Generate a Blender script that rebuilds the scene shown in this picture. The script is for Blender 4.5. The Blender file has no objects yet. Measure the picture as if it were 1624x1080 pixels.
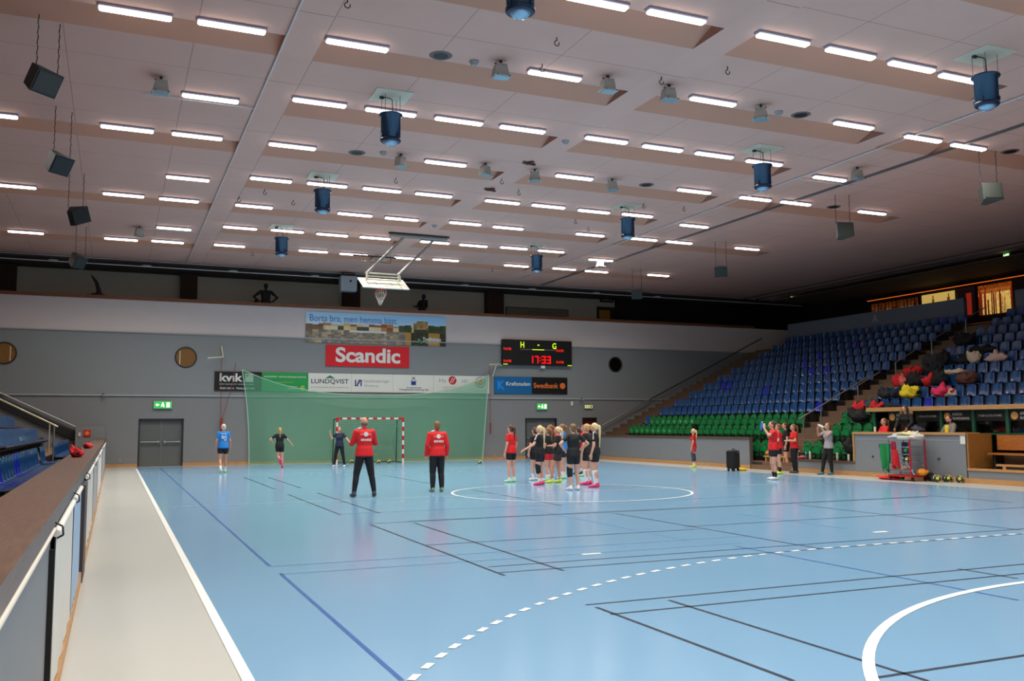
import bpy, math, random
from mathutils import Vector, Matrix, noise
random.seed(4)
PI = math.pi
S = bpy.context.scene
COL = S.collection

# ------------------------------------------------------------------ camera, world, exposure
CAM = (-0.880768, -0.958715, 1.699372); YAW, PIT, ROL, FPX = 0.409834, 0.092681, -0.004746, 1447.17
_f = Vector((math.sin(YAW)*math.cos(PIT), math.cos(YAW)*math.cos(PIT), math.sin(PIT)))
_r = Vector((math.cos(YAW), -math.sin(YAW), 0)); _u = _r.cross(_f)
_r2 = _r*math.cos(ROL)+_u*math.sin(ROL); _u2 = -_r*math.sin(ROL)+_u*math.cos(ROL)
cd = bpy.data.cameras.new('camera'); cam = bpy.data.objects.new('camera', cd); COL.objects.link(cam)
cam.matrix_world = Matrix(((_r2.x, _u2.x, -_f.x, CAM[0]), (_r2.y, _u2.y, -_f.y, CAM[1]), (_r2.z, _u2.z, -_f.z, CAM[2]), (0, 0, 0, 1)))
cd.sensor_width = 36; cd.lens = FPX/1624*36; cd.clip_start = .05; cd.clip_end = 300
S.camera = cam
w = bpy.data.worlds.new('hall_air'); S.world = w; w.use_nodes = True
w.node_tree.nodes['Background'].inputs[0].default_value = (.02, .02, .022, 1)
w.node_tree.nodes['Background'].inputs[1].default_value = .3
S.view_settings.view_transform = 'Standard'; S.view_settings.look = 'None'
S.view_settings.gamma = 1; S.view_settings.use_curve_mapping = False
S.view_settings.exposure = 0.0
LAMP_STRENGTH = 6.0     # glow of the diffusers
LAMP_WATTS = 52.0        # light each strip lamp throws down

def P(px, py, axis, val):
    """point of the place seen at a pixel of the photograph, on the plane axis = val"""
    d = _f+_r2*((px-812)/FPX)+_u2*((540-py)/FPX)
    t = (val-CAM[axis])/d[axis]
    return Vector(CAM)+d*t

# ------------------------------------------------------------------ materials
def lin(c):
    return tuple((x/12.92 if x <= .04045 else ((x+.055)/1.055)**2.4) for x in c)
_m = {}
def mat(name, c, rough=.6, metal=0, emit=0, noise=0, nscale=3, spec=.5, raw=False, coat=0, bump=0):
    if name in _m: return _m[name]
    m = bpy.data.materials.new(name); m.use_nodes = True; nt = m.node_tree
    b = nt.nodes['Principled BSDF']; col = c if raw else lin(c)
    b.inputs['Base Color'].default_value = (*col, 1); b.inputs['Roughness'].default_value = rough
    b.inputs['Metallic'].default_value = metal; b.inputs['Specular IOR Level'].default_value = spec
    b.inputs['Coat Weight'].default_value = coat
    if emit:
        b.inputs['Emission Color'].default_value = (*col, 1); b.inputs['Emission Strength'].default_value = emit
    if noise or bump:
        tc = nt.nodes.new('ShaderNodeTexCoord'); n = nt.nodes.new('ShaderNodeTexNoise'); n.inputs['Scale'].default_value = nscale
        n.inputs['Detail'].default_value = 5
        nt.links.new(tc.outputs['Object'], n.inputs['Vector'])
        if noise:
            r = nt.nodes.new('ShaderNodeMapRange'); r.inputs[3].default_value = 1-noise; r.inputs[4].default_value = 1+noise
            nt.links.new(n.outputs[0], r.inputs[0])
            mx = nt.nodes.new('ShaderNodeVectorMath'); mx.operation = 'SCALE'; mx.inputs[0].default_value = col
            nt.links.new(r.outputs[0], mx.inputs['Scale']); nt.links.new(mx.outputs[0], b.inputs['Base Color'])
        if bump:
            bp = nt.nodes.new('ShaderNodeBump'); bp.inputs['Strength'].default_value = bump; bp.inputs['Distance'].default_value = .01
            nt.links.new(n.outputs[0], bp.inputs['Height']); nt.links.new(bp.outputs[0], b.inputs['Normal'])
    _m[name] = m; return m

def wood(name, c, c2, axis=1, rough=.45, sc=1.0):
    if name in _m: return _m[name]
    m = bpy.data.materials.new(name); m.use_nodes = True; nt = m.node_tree; b = nt.nodes['Principled BSDF']
    tc = nt.nodes.new('ShaderNodeTexCoord'); mp = nt.nodes.new('ShaderNodeMapping'); n = nt.nodes.new('ShaderNodeTexNoise')
    s = [14*sc]*3; s[axis] = .9*sc; mp.inputs['Scale'].default_value = s; n.inputs['Detail'].default_value = 6
    r = nt.nodes.new('ShaderNodeValToRGB'); r.color_ramp.elements[0].color = (*lin(c), 1); r.color_ramp.elements[1].color = (*lin(c2), 1)
    r.color_ramp.elements[0].position = .32; r.color_ramp.elements[1].position = .68
    nt.links.new(tc.outputs['Object'], mp.inputs[0]); nt.links.new(mp.outputs[0], n.inputs[0]); nt.links.new(n.outputs[0], r.inputs[0])
    nt.links.new(r.outputs[0], b.inputs['Base Color']); b.inputs['Roughness'].default_value = rough
    _m[name] = m; return m

def grid_mat(name, c, cl, px_, py_, ax=(0, 1), wdt=.006, off=(0, 0), rough=.8, noise=.05, nscale=1.5):
    """painted boards with thin dark joints at a regular pitch"""
    if name in _m: return _m[name]
    m = bpy.data.materials.new(name); m.use_nodes = True; nt = m.node_tree; b = nt.nodes['Principled BSDF']; L = nt.links.new
    tc = nt.nodes.new('ShaderNodeTexCoord'); sp = nt.nodes.new('ShaderNodeSeparateXYZ'); L(tc.outputs['Object'], sp.inputs[0])
    outs = []
    for k, (a, p) in enumerate(zip(ax, (px_, py_))):
        if not p: continue
        s1 = nt.nodes.new('ShaderNodeMath'); s1.operation = 'ADD'; s1.inputs[1].default_value = -off[k]+1000*p; L(sp.outputs[a], s1.inputs[0])
        md = nt.nodes.new('ShaderNodeMath'); md.operation = 'MODULO'; md.inputs[1].default_value = p; L(s1.outputs[0], md.inputs[0])
        lt = nt.nodes.new('ShaderNodeMath'); lt.operation = 'LESS_THAN'; lt.inputs[1].default_value = wdt; L(md.outputs[0], lt.inputs[0])
        outs.append(lt)
    o = outs[0].outputs[0]
    if len(outs) > 1:
        mx = nt.nodes.new('ShaderNodeMath'); mx.operation = 'MAXIMUM'; L(outs[0].outputs[0], mx.inputs[0]); L(outs[1].outputs[0], mx.inputs[1]); o = mx.outputs[0]
    n = nt.nodes.new('ShaderNodeTexNoise'); n.inputs['Scale'].default_value = nscale; n.inputs['Detail'].default_value = 4; L(tc.outputs['Object'], n.inputs[0])
    r = nt.nodes.new('ShaderNodeMapRange'); r.inputs[3].default_value = 1-noise; r.inputs[4].default_value = 1+noise; L(n.outputs[0], r.inputs[0])
    sc = nt.nodes.new('ShaderNodeVectorMath'); sc.operation = 'SCALE'; sc.inputs[0].default_value = lin(c); L(r.outputs[0], sc.inputs['Scale'])
    mc = nt.nodes.new('ShaderNodeMix'); mc.data_type = 'RGBA'; L(o, mc.inputs[0]); L(sc.outputs[0], mc.inputs[6]); mc.inputs[7].default_value = (*lin(cl), 1)
    L(mc.outputs[2], b.inputs['Base Color']); b.inputs['Roughness'].default_value = rough
    _m[name] = m; return m

def attr_mat(name, emit=0, rough=.5):
    if name in _m: return _m[name]
    m = bpy.data.materials.new(name); m.use_nodes = True; nt = m.node_tree; b = nt.nodes['Principled BSDF']
    a = nt.nodes.new('ShaderNodeVertexColor'); a.layer_name = 'print'
    nt.links.new(a.outputs[0], b.inputs['Base Color']); b.inputs['Roughness'].default_value = rough
    if emit:
        nt.links.new(a.outputs[0], b.inputs['Emission Color']); b.inputs['Emission Strength'].default_value = emit
    _m[name] = m; return m

WHITE = mat('white_paint', (.90, .90, .87), .45)
BLACK = mat('black_paint', (.05, .05, .055), .5)
STEEL = mat('brushed_steel', (.62, .62, .60), .35, .7)
DSTEEL = mat('dark_steel', (.20, .20, .21), .5, .4)
LWOOD = wood('pale_wood', (.80, .62, .40), (.70, .50, .30), 1)
LWOODX = wood('pale_wood_x', (.80, .62, .40), (.70, .50, .30), 0)
BWOOD = wood('brown_wood', (.44, .33, .26), (.34, .25, .20), 1, .35)
OWOOD = wood('orange_wood', (.74, .45, .20), (.62, .36, .14), 1, .4)
OWOODZ = wood('orange_wood_upright', (.66, .45, .22), (.56, .37, .16), 2, .4)
WGREY = mat('wall_grey', (.545, .56, .56), .75, noise=.04, nscale=6)
WGREY2 = mat('wall_grey_low', (.525, .53, .53), .75, noise=.04, nscale=6)
WUPPER = mat('wall_upper_light', (.85, .80, .78), .8, noise=.03, nscale=2)
BARR = mat('barrier_grey', (.50, .52, .54), .55, noise=.04, nscale=5)
GALW = mat('gallery_wall_grey', (.78, .76, .70), .8)
BRICK = grid_mat('brown_brick', (.26, .17, .14), (.14, .10, .09), .25, .085, (0, 2), .012)
DARKW = mat('dark_panel_wall', (.13, .11, .10), .7)
CEIL = grid_mat('ceiling_board', (.86, .67, .605), (.64, .47, .41), 2.274, 1.79, (0, 1), .014, (.28, .55))
CEILB = grid_mat('ceiling_beam_board', (.87, .68, .615), (.64, .47, .41), 0, 3.58, (0, 1), .022, (0, .6))
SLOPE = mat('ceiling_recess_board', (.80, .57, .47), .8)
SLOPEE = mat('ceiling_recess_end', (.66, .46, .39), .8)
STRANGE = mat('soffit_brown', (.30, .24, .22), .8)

# ------------------------------------------------------------------ mesh builder
class MB:
    def __init__(s): s.v = []; s.f = []; s.mi = []; s.sm = []; s.mats = []
    def slot(s, m):
        if m is None: m = s.mats[0] if s.mats else None
        if m not in s.mats: s.mats.append(m)
        return s.mats.index(m)
    def add(s, vs, fs, m=None, smooth=False):
        o = len(s.v); i = s.slot(m) if m is not None else 0
        s.v += [tuple(x) for x in vs]
        for f in fs: s.f.append(tuple(o+k for k in f)); s.mi.append(i); s.sm.append(smooth)
        return s
    def box(s, c, d, m=None, rot=None):
        hx, hy, hz = d[0]/2, d[1]/2, d[2]/2
        vs = [Vector((x, y, z)) for x in (-hx, hx) for y in (-hy, hy) for z in (-hz, hz)]
        if rot is not None: vs = [rot @ v for v in vs]
        vs = [v+Vector(c) for v in vs]
        return s.add(vs, [(0, 1, 3, 2), (4, 6, 7, 5), (0, 4, 5, 1), (2, 3, 7, 6), (0, 2, 6, 4), (1, 5, 7, 3)], m)
    def bb(s, x0, x1, y0, y1, z0, z1, m=None):
        return s.box(((x0+x1)/2, (y0+y1)/2, (z0+z1)/2), (abs(x1-x0), abs(y1-y0), abs(z1-z0)), m)
    def cbox(s, c, d, m=None, b=.02, rot=None):
        """box with chamfered edges"""
        hx, hy, hz = d[0]/2, d[1]/2, d[2]/2; b = min(b, hx*.9, hy*.9, hz*.9)
        pts = []
        ring = [(-hx+b, -hy), (hx-b, -hy), (hx, -hy+b), (hx, hy-b), (hx-b, hy), (-hx+b, hy), (-hx, hy-b), (-hx, -hy+b)]
        ins = [(x*(hx-b)/hx, y*(hy-b)/hy) for x, y in ring]
        for z, rr in ((-hz, ins), (-hz+b, ring), (hz-b, ring), (hz, ins)):
            pts += [Vector((x, y, z)) for x, y in rr]
        if rot is not None: pts = [rot @ v for v in pts]
        pts = [p+Vector(c) for p in pts]
        fs = [tuple(range(7, -1, -1)), tuple(range(24, 32))]
        for k in range(3):
            for i in range(8):
                j = (i+1) % 8; fs.append((k*8+i, k*8+j, k*8+8+j, k*8+8+i))
        return s.add(pts, fs, m)
    def tube(s, a, b, r, m=None, n=8, r2=None, cap=True, smooth=True):
        a = Vector(a); b = Vector(b); r2 = r if r2 is None else r2; d = b-a
        if d.length < 1e-6: return s
        q = d.to_track_quat('Z', 'Y').to_matrix(); vs = []
        for p, rr in ((a, r), (b, r2)):
            vs += [p+q @ Vector((rr*math.cos(2*PI*i/n), rr*math.sin(2*PI*i/n), 0)) for i in range(n)]
        s.add(vs, [(i, (i+1) % n, n+(i+1) % n, n+i) for i in range(n)], m, smooth)
        if cap: s.add(vs, [tuple(range(n-1, -1, -1)), tuple(range(n, 2*n))], m)
        return s
    def path(s, pts, r, m=None, n=6):
        for a, b in zip(pts, pts[1:]): s.tube(a, b, r, m, n)
        return s
    def lathe(s, c, prof, m=None, n=20, axis='Z', smooth=True):
        vs = []; c = Vector(c)
        for r, z in prof:
            for i in range(n):
                a = 2*PI*i/n; v = Vector((r*math.cos(a), r*math.sin(a), z))
                if axis == 'Y': v = Vector((v.x, v.z, v.y))
                if axis == 'X': v = Vector((v.z, v.x, v.y))
                vs.append(c+v)
        fs = []
        for k in range(len(prof)-1):
            for i in range(n):
                j = (i+1) % n; fs.append((k*n+i, k*n+j, (k+1)*n+j, (k+1)*n+i))
        s.add(vs, fs, m, smooth)
        s.add(vs[:n], [tuple(range(n-1, -1, -1))], m); s.add(vs[-n:], [tuple(range(n))], m)
        return s
    def ell(s, c, r, m=None, n=14, k=9, rot=None):
        vs = []; c = Vector(c)
        for a in range(k+1):
            t = PI*a/k
            for i in range(n):
                p = 2*PI*i/n
                v = Vector((r[0]*math.sin(t)*math.cos(p), r[1]*math.sin(t)*math.sin(p), r[2]*math.cos(t)))
                if rot is not None: v = rot @ v
                vs.append(c+v)
        fs = []
        for a in range(k):
            for i in range(n):
                j = (i+1) % n; q = (a*n+i, (a+1)*n+i, (a+1)*n+j, a*n+j)
                if a == 0: q = (a*n+i, (a+1)*n+i, (a+1)*n+j)
                elif a == k-1: q = (a*n+i, (a+1)*n+i, a*n+j)
                fs.append(q)
        # weld poles
        base = len(s.v); s.add(vs, [], m, True)
        i_m = s.slot(m) if m is not None else 0
        for q in fs:
            q2 = []
            for x in q:
                row = x//n
                y = 0 if row == 0 else (k*n if row == k else x)
                if y not in q2: q2.append(y)
            if len(q2) > 2: s.f.append(tuple(base+x for x in q2)); s.mi.append(i_m); s.sm.append(True)
        return s
    def cap_(s, a, b, ra, rb, m=None, n=12):
        """tapered capsule"""
        a = Vector(a); b = Vector(b); d = b-a; L = d.length
        q = d.to_track_quat('Z', 'Y').to_matrix() if L > 1e-6 else Matrix.Identity(3)
        prof = []
        for i in range(0, 4): t = -PI/2+PI/2*(i+.35)/4; prof.append((ra*math.cos(t), ra*math.sin(t)))
        prof.append((ra, 0)); prof.append((rb, L))
        for i in range(0, 4): t = PI/2*(i+.65)/4; prof.append((rb*math.cos(t), L+rb*math.sin(t)))
        o = len(s.v); vs = []
        for r, z in prof:
            vs += [a+q @ Vector((r*math.cos(2*PI*i/n), r*math.sin(2*PI*i/n), z)) for i in range(n)]
        fs = [(k*n+i, k*n+(i+1) % n, (k+1)*n+(i+1) % n, (k+1)*n+i) for k in range(len(prof)-1) for i in range(n)]
        fs.append(tuple(range(n-1, -1, -1))); fs.append(tuple(range((len(prof)-1)*n, len(prof)*n)))
        return s.add(vs, fs, m, True)
    def prism(s, poly, o, ex, ey, ez, depth, m=None):
        """2D outline extruded: o origin, ex/ey plane axes, ez direction"""
        o = Vector(o); ex = Vector(ex); ey = Vector(ey); ez = Vector(ez); n = len(poly)
        vs = [o+ex*x+ey*y for x, y in poly]+[o+ex*x+ey*y+ez*depth for x, y in poly]
        return s.add(vs, [tuple(range(n-1, -1, -1)), tuple(range(n, 2*n))]+[(i, (i+1) % n, n+(i+1) % n, n+i) for i in range(n)], m)
    def mesh(s, name):
        me = bpy.data.meshes.new(name); me.from_pydata(s.v, [], s.f)
        for m in s.mats: me.materials.append(m)
        me.polygons.foreach_set('material_index', s.mi); me.polygons.foreach_set('use_smooth', s.sm)
        me.update(); return me
    def build(s, name, parent=None, default=None):
        if default is not None and not s.mats: s.mats.append(default)
        return link(name, s.mesh(name), parent)

def link(name, data, parent=None):
    o = bpy.data.objects.new(name, data); COL.objects.link(o)
    if parent is not None: o.parent = parent
    return o
def tag(o, label, cat, group=None, kind=None):
    o['label'] = label; o['category'] = cat
    if group: o['group'] = group
    if kind: o['kind'] = kind
    return o
def struct(o): o['kind'] = 'structure'; return o
def thing(name, label, cat, loc=(0, 0, 0), rz=0, group=None):
    o = bpy.data.objects.new(name, None); COL.objects.link(o); o.empty_display_size = .1
    o.location = loc; o.rotation_euler = (0, 0, rz); return tag(o, label, cat, group)
def copy_tree(o, parent=None):
    c = o.copy(); COL.objects.link(c)
    if parent is not None: c.parent = parent
    for ch in list(o.children): copy_tree(ch, c)
    return c

def text(body, m, o, ex, ez, width=None, height=.2, parent=None, name='lettering', depth=.004, bold=0, align='LEFT'):
    """lettering standing in the plane ex (reading direction), ez (up); o = lower left corner"""
    cu = bpy.data.curves.new('lettering', 'FONT'); cu.body = body; cu.size = 1; cu.extrude = 0; cu.offset = bold
    tmp = bpy.data.objects.new('tmp', cu); COL.objects.link(tmp)
    bpy.context.view_layer.update()
    me = bpy.data.meshes.new_from_object(tmp.evaluated_get(bpy.context.evaluated_depsgraph_get()))
    bpy.data.objects.remove(tmp); bpy.data.curves.remove(cu)
    xs = [v.co.x for v in me.vertices]; ys = [v.co.y for v in me.vertices]
    x0, x1, y0, y1 = min(xs), max(xs), min(ys), max(ys)
    sy = height/(y1-y0); sx = (width/(x1-x0)) if width else sy
    if align == 'CENTER': o = Vector(o)-Vector(ex)*((x1-x0)*sx/2)
    ex = Vector(ex).normalized(); ez = Vector(ez).normalized(); nrm = ex.cross(ez); o = Vector(o)
    vs = [o+ex*((v.co.x-x0)*sx)+ez*((v.co.y-y0)*sy) for v in me.vertices]
    fs = [tuple(p.vertices) for p in me.polygons]
    b = MB(); b.mats.append(m); b.add([v+nrm*depth for v in vs], fs, m)
    bpy.data.meshes.remove(me)
    return b.build(name, parent)

def mosaic(name, o, ex, ez, w_, h_, nx, ny, fn, m, parent=None, th=.01):
    """a printed picture: a flat sheet whose small cells carry the print's colours"""
    o = Vector(o); ex = Vector(ex); ez = Vector(ez); vs = []; fs = []; cs = []
    for j in range(ny+1):
        for i in range(nx+1): vs.append(o+ex*(w_*i/nx)+ez*(h_*j/ny))
    for j in range(ny):
        for i in range(nx):
            a = j*(nx+1)+i; fs.append((a, a+1, a+nx+2, a+nx+1)); cs.append(lin(fn((i+.5)/nx, (j+.5)/ny)))
    b = MB(); b.add(vs, fs, m)
    nrm = ex.cross(ez); back = [v-nrm*th for v in (vs[0], vs[nx], vs[-1], vs[-1-nx])]
    b.add(back, [(0, 3, 2, 1)], m); cs.append((.3, .3, .3))
    me = b.mesh(name); ca = me.color_attributes.new('print', 'FLOAT_COLOR', 'CORNER'); k = 0
    for p in me.polygons:
        for li in p.loop_indices: ca.data[li].color = (*cs[p.index], 1)
    return link(name, me, parent)

# ------------------------------------------------------------------ FLOOR with its court lines
def floor_mat(name, c, rough):
    m = mat(name, c, rough, noise=.035, nscale=.5, spec=.5)
    return m
F_GREY = floor_mat('floor_grey', (.73, .735, .71), .30)
F_BLUE = floor_mat('floor_blue', (.49, .66, .79), .16)
L_WHITE = mat('line_white', (.93, .94, .92), .35); L_BLUE = mat('line_blue', (.16, .36, .62), .35)
L_DARK = mat('line_dark', (.12, .16, .24), .35); L_FAINT = mat('line_faint_blue', (.36, .56, .74), .3)
L_SOFT = mat('line_soft_white', (.74, .84, .90), .3)
fl = MB(); fl.bb(-14, 39, -10, 46, -.2, 0, F_GREY)
fl.bb(0, 19.95, -8, 41.15, -.05, .001, F_BLUE)
def fline(pts, wd, m, z):
    pts = [Vector((x, y, z)) for x, y in pts]; n = len(pts); vs = []
    for i, p in enumerate(pts):
        d0 = (p-pts[i-1]).normalized() if i else None
        d1 = (pts[i+1]-p).normalized() if i < n-1 else None
        if n > 3 and (pts[0]-pts[-1]).length < 1e-4 and i in (0, n-1): d0 = (pts[-1]-pts[-2]).normalized(); d1 = (pts[1]-pts[0]).normalized()
        d = ((d0 or d1)+(d1 or d0)).normalized(); k = Vector((-d.y, d.x, 0))*wd/2
        vs += [p-k, p+k]
    fl.add(vs, [(2*i, 2*i+2, 2*i+3, 2*i+1) for i in range(n-1)], m)
fline([(0, -8), (0, 40)], .08, L_WHITE, .006)
fline([(0, 20), (19.95, 20)], .05, L_SOFT, .005)
fline([(.3, 40), (19.7, 40)], .05, L_SOFT, .0045)
fline([(.3, 0), (19.7, 0)], .05, L_WHITE, .0045)
cc = [(9.85+3.03*math.cos(t*2*PI/72), 20+3.03*math.sin(t*2*PI/72)) for t in range(73)]
fline(cc, .06, L_WHITE, .0055)
def goal_curve(R, far, n=40):
    a = [(8.42-R*math.cos(t*PI/2/n), R*math.sin(t*PI/2/n)) for t in range(n+1)]
    b = [(11.42+R*math.cos(t*PI/2/n), R*math.sin(t*PI/2/n)) for t in range(n, -1, -1)]
    return [(x, (40-y) if far else y) for x, y in a+b]
fline(goal_curve(6, False), .085, L_WHITE, .006); fline(goal_curve(6, True), .05, L_SOFT, .0055)
def dashes(pts, m, pitch=.3, dl=.15, wd=.055, z=.006):
    s = 0
    for (x0, y0), (x1, y1) in zip(pts, pts[1:]):
        L = math.hypot(x1-x0, y1-y0); t = 0
        while t < L:
            ph = (s+t) % pitch
            if ph < dl:
                e = min(L, t+dl-ph)
                if e-t > .03 and 0.04 < x0 < 19.9:
                    fline([(x0+(x1-x0)*t/L, y0+(y1-y0)*t/L), (x0+(x1-x0)*e/L, y0+(y1-y0)*e/L)], wd, m, z)
                t = e+1e-4
            else: t += pitch-ph+1e-4
        s += L
dashes(goal_curve(9, False), L_WHITE, wd=.06); dashes(goal_curve(9, True), L_SOFT, wd=.05)
def seg(p0, p1, m, wd=.04, z=.003):
    a = P(*p0, 2, 0); b = P(*p1, 2, 0)
    if abs(a.x-b.x) < abs(a.y-b.y): x = (a.x+b.x)/2; q = [(x, a.y), (x, b.y)]
    else: y = (a.y+b.y)/2; q = [(a.x, y), (b.x, y)]
    fline(q, wd, m, z)
for p0, p1, m in [((253.7, 743), (429.6, 897.8), L_BLUE), ((443, 910), (640, 1079), L_BLUE), ((388, 757), (434, 775.6), L_DARK),
    ((425, 757), (477, 774), L_DARK), ((455, 784), (541, 816.4), L_DARK), ((503, 782), (602, 814), L_DARK), ((586, 832.5), (803, 912.7), L_DARK),
    ((653, 829.6), (899, 905), L_DARK), ((803, 912.7), (1624, 843), L_DARK), ((783, 903), (1624, 835.7), L_DARK), ((675.5, 865), (1106, 839), L_DARK),
    ((586, 831), (1468, 788), L_DARK), ((653, 829), (1460, 786), L_DARK), ((967, 814.4), (1311, 870), L_DARK), ((1261, 801), (1624, 840), L_DARK),
    ((820, 805.6), (1095, 856), L_FAINT), ((1160, 814), (1343, 838), L_FAINT), ((1160, 867), (1624, 951), L_BLUE), ((940, 963.8), (1265, 1079), L_DARK),
    ((1053.8, 952.7), (1480, 1079), L_DARK), ((940, 963.8), (1624, 891), L_DARK), ((980, 979), (1624, 905.4), L_DARK), ((1386, 1079), (1624, 1037), L_DARK),
    ((1520, 902), (1613, 918), L_DARK), ((609, 754), (680, 766.7), L_DARK), ((751, 777), (889, 802), L_DARK), ((430, 898), (1180, 851), L_FAINT),
    ((443, 910), (1180, 862), L_FAINT), ((1106, 839), (1624, 801), L_DARK), ((541, 816), (1180, 787), L_FAINT), ((1457, 787), (1624, 796), L_DARK)]:
    seg(p0, p1, m)
for px, py in ((938, 879), (1396, 844)):
    a = P(px, py, 2, 0); fline([(a.x-.14, a.y), (a.x+.14, a.y)], .09, L_WHITE, .006)
struct(fl.build('floor'))

# ------------------------------------------------------------------ CEILING: boards with wedge-shaped lamp recesses
H = 9.09
ROWS = [1.86, 5.44, 9.02, 12.6, 16.1, 19.62, 23.15, 26.77, 30.35, 34.0, 37.72]
BAYS = [(-5.4, 1.88, 'odd'), (2.55, 9.37, 'all'), (10.1, 16.95, 'all'), (17.6, 24.9, 'odd')]
ce = MB()
YN, YF = -10.0, 42.4
def flat(x0, x1, y0, y1, m=CEIL): ce.add([(x0, y0, H), (x0, y1, H), (x1, y1, H), (x1, y0, H)], [(0, 1, 2, 3)], m)
edges = [-14, -5.4, 1.88, 2.55, 9.37, 10.1, 16.95, 17.6, 24.9, 39]
for i in range(len(edges)-1):
    x0, x1 = edges[i], edges[i+1]; bay = [b for b in BAYS if abs(b[0]-x0) < .01]
    if not bay:
        flat(x0, x1, YN, YF, CEILB if x1-x0 < 1 else CEIL); continue
    y = YN
    for k, Y0 in enumerate(ROWS):
        if bay[0][2] == 'odd' and k % 2: continue
        flat(x0, x1, y, Y0-.03); y1 = Y0+1.0; h = .34
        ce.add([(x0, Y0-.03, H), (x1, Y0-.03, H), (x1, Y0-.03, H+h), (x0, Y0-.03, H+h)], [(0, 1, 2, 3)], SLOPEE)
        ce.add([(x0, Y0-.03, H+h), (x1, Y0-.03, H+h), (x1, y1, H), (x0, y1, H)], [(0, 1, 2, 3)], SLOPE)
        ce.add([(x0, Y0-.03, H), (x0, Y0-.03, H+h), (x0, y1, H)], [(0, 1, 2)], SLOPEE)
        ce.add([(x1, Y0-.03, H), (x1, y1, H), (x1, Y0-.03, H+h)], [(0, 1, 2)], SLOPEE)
        y = y1
    flat(x0, x1, y, YF)
ce.bb(-14, 39, YN, 46, H+.5, H+.6, CEIL)
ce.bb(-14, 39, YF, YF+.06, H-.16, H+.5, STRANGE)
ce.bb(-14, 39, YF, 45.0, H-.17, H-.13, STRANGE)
struct(ce.build('ceiling'))

# ------------------------------------------------------------------ WALLS
YW = 41.8
wb = MB()
DOORS = [(.08, 1.92, 2.06), (18.41, 20.21, 2.06)]
def wallband(x0, x1, z0, z1, m): wb.bb(x0, x1, YW, YW+.3, z0, z1, m)
xs = -14
for d in DOORS+[(21.71, 22.57, 2.09)]:
    wallband(xs, d[0], 0, 3.02, WGREY2); wallband(d[0], d[1], d[2], 3.02, WGREY2); xs = d[1]
wallband(xs, 38.5, 0, 3.02, WGREY2)
wallband(-14, 38.5, 3.02, 5.80, WGREY)
wallband(-14, 38.5, 5.80, 7.22, WUPPER)
struct(wb.build('wall_back'))
tr = MB(); tr.bb(-14, 33, YW-.05, YW, 5.78, 5.83, mat('trim_grey_light', (.66, .66, .65), .5)); struct(tr.build('trim_1'))
tr = MB(); tr.bb(-14, 26.6, YW-.06, YW, 3.04, 3.10, mat('trim_grey_rail', (.68, .69, .68), .5)); struct(tr.build('trim_2'))
tr = MB(); tr.bb(-14, 33, YW-.08, YW+.42, 7.22, 7.36, wood('ledge_wood', (.52, .30, .18), (.43, .24, .14), 0, .5)); struct(tr.build('trim_3'))
bs = MB()
for x0, x1 in ((-1.3, .08), (1.92, 18.41), (20.21, 21.5)): bs.bb(x0, x1, YW-.05, YW, 0, .13, LWOODX)
struct(bs.build('baseboard_back'))
# gallery behind the ledge
g = MB(); g.bb(-14, 38.5, YW+.3, 45.2, 6.2, 6.3, DARKW); struct(g.build('floor_gallery'))
g = MB(); g.bb(-14, 25.6, 45.0, 45.2, 6.3, H+.5, GALW); g.bb(25.6, 38.5, 45.0, 45.2, 6.3, H+.5, DARKW); struct(g.build('wall_gallery'))
struct(MB().bb(-14.2, -14, -10, 46, 0, H+.6, WGREY).build('wall_left'))
struct(MB().bb(-14, 39, -10.2, -10, 0, H+.6, mat('wall_near_grey', (.40, .40, .40), .8)).build('wall_front'))
struct(MB().bb(37.98, 38.7, -10, 46, 0, H+.6, DARKW).build('wall_right'))
# doors
def door(n, x0, x1, z1, col, double=True):
    d = MB(); d.bb(x0+.06, x1-.06, YW+.12, YW+.18, .01, z1-.06, col); o = struct(d.build('door_%d' % n))
    fr = MB(); fr.bb(x0, x0+.06, YW-.01, YW+.18, 0, z1, DSTEEL); fr.bb(x1-.06, x1, YW-.01, YW+.18, 0, z1, DSTEEL); fr.bb(x0, x1, YW-.01, YW+.18, z1-.06, z1, DSTEEL)
    fr.build('door_frame', o)
    if double:
        xm = (x0+x1)/2
        MB().bb(xm-.012, xm+.012, YW+.10, YW+.13, .1, z1-.1, STEEL).build('door_bolt', o)
        for a, b in ((x0+.1, xm-.05), (xm+.12, x1-.12)):
            h = MB(); h.tube((a, YW+.03, 1.05), (b, YW+.03, 1.05), .028, STEEL); h.bb(b-.06, b, YW+.01, YW+.12, .99, 1.11, STEEL) if a < xm-.2 else h.bb(a, a+.06, YW+.01, YW+.12, .97, 1.13, STEEL)
            h.build('door_handle', o)
    else:
        MB().tube((x0+.14, YW+.06, 1.05), (x0+.28, YW+.06, 1.05), .012, STEEL).build('door_handle', o)
    return o
DGREY = mat('door_grey', (.40, .41, .40), .5)
door(1, *DOORS[0], DGREY); door(2, *DOORS[1], DGREY); door(3, 21.71, 22.57, 2.09, mat('door_red_brown', (.34, .13, .09), .5), False)
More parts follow.
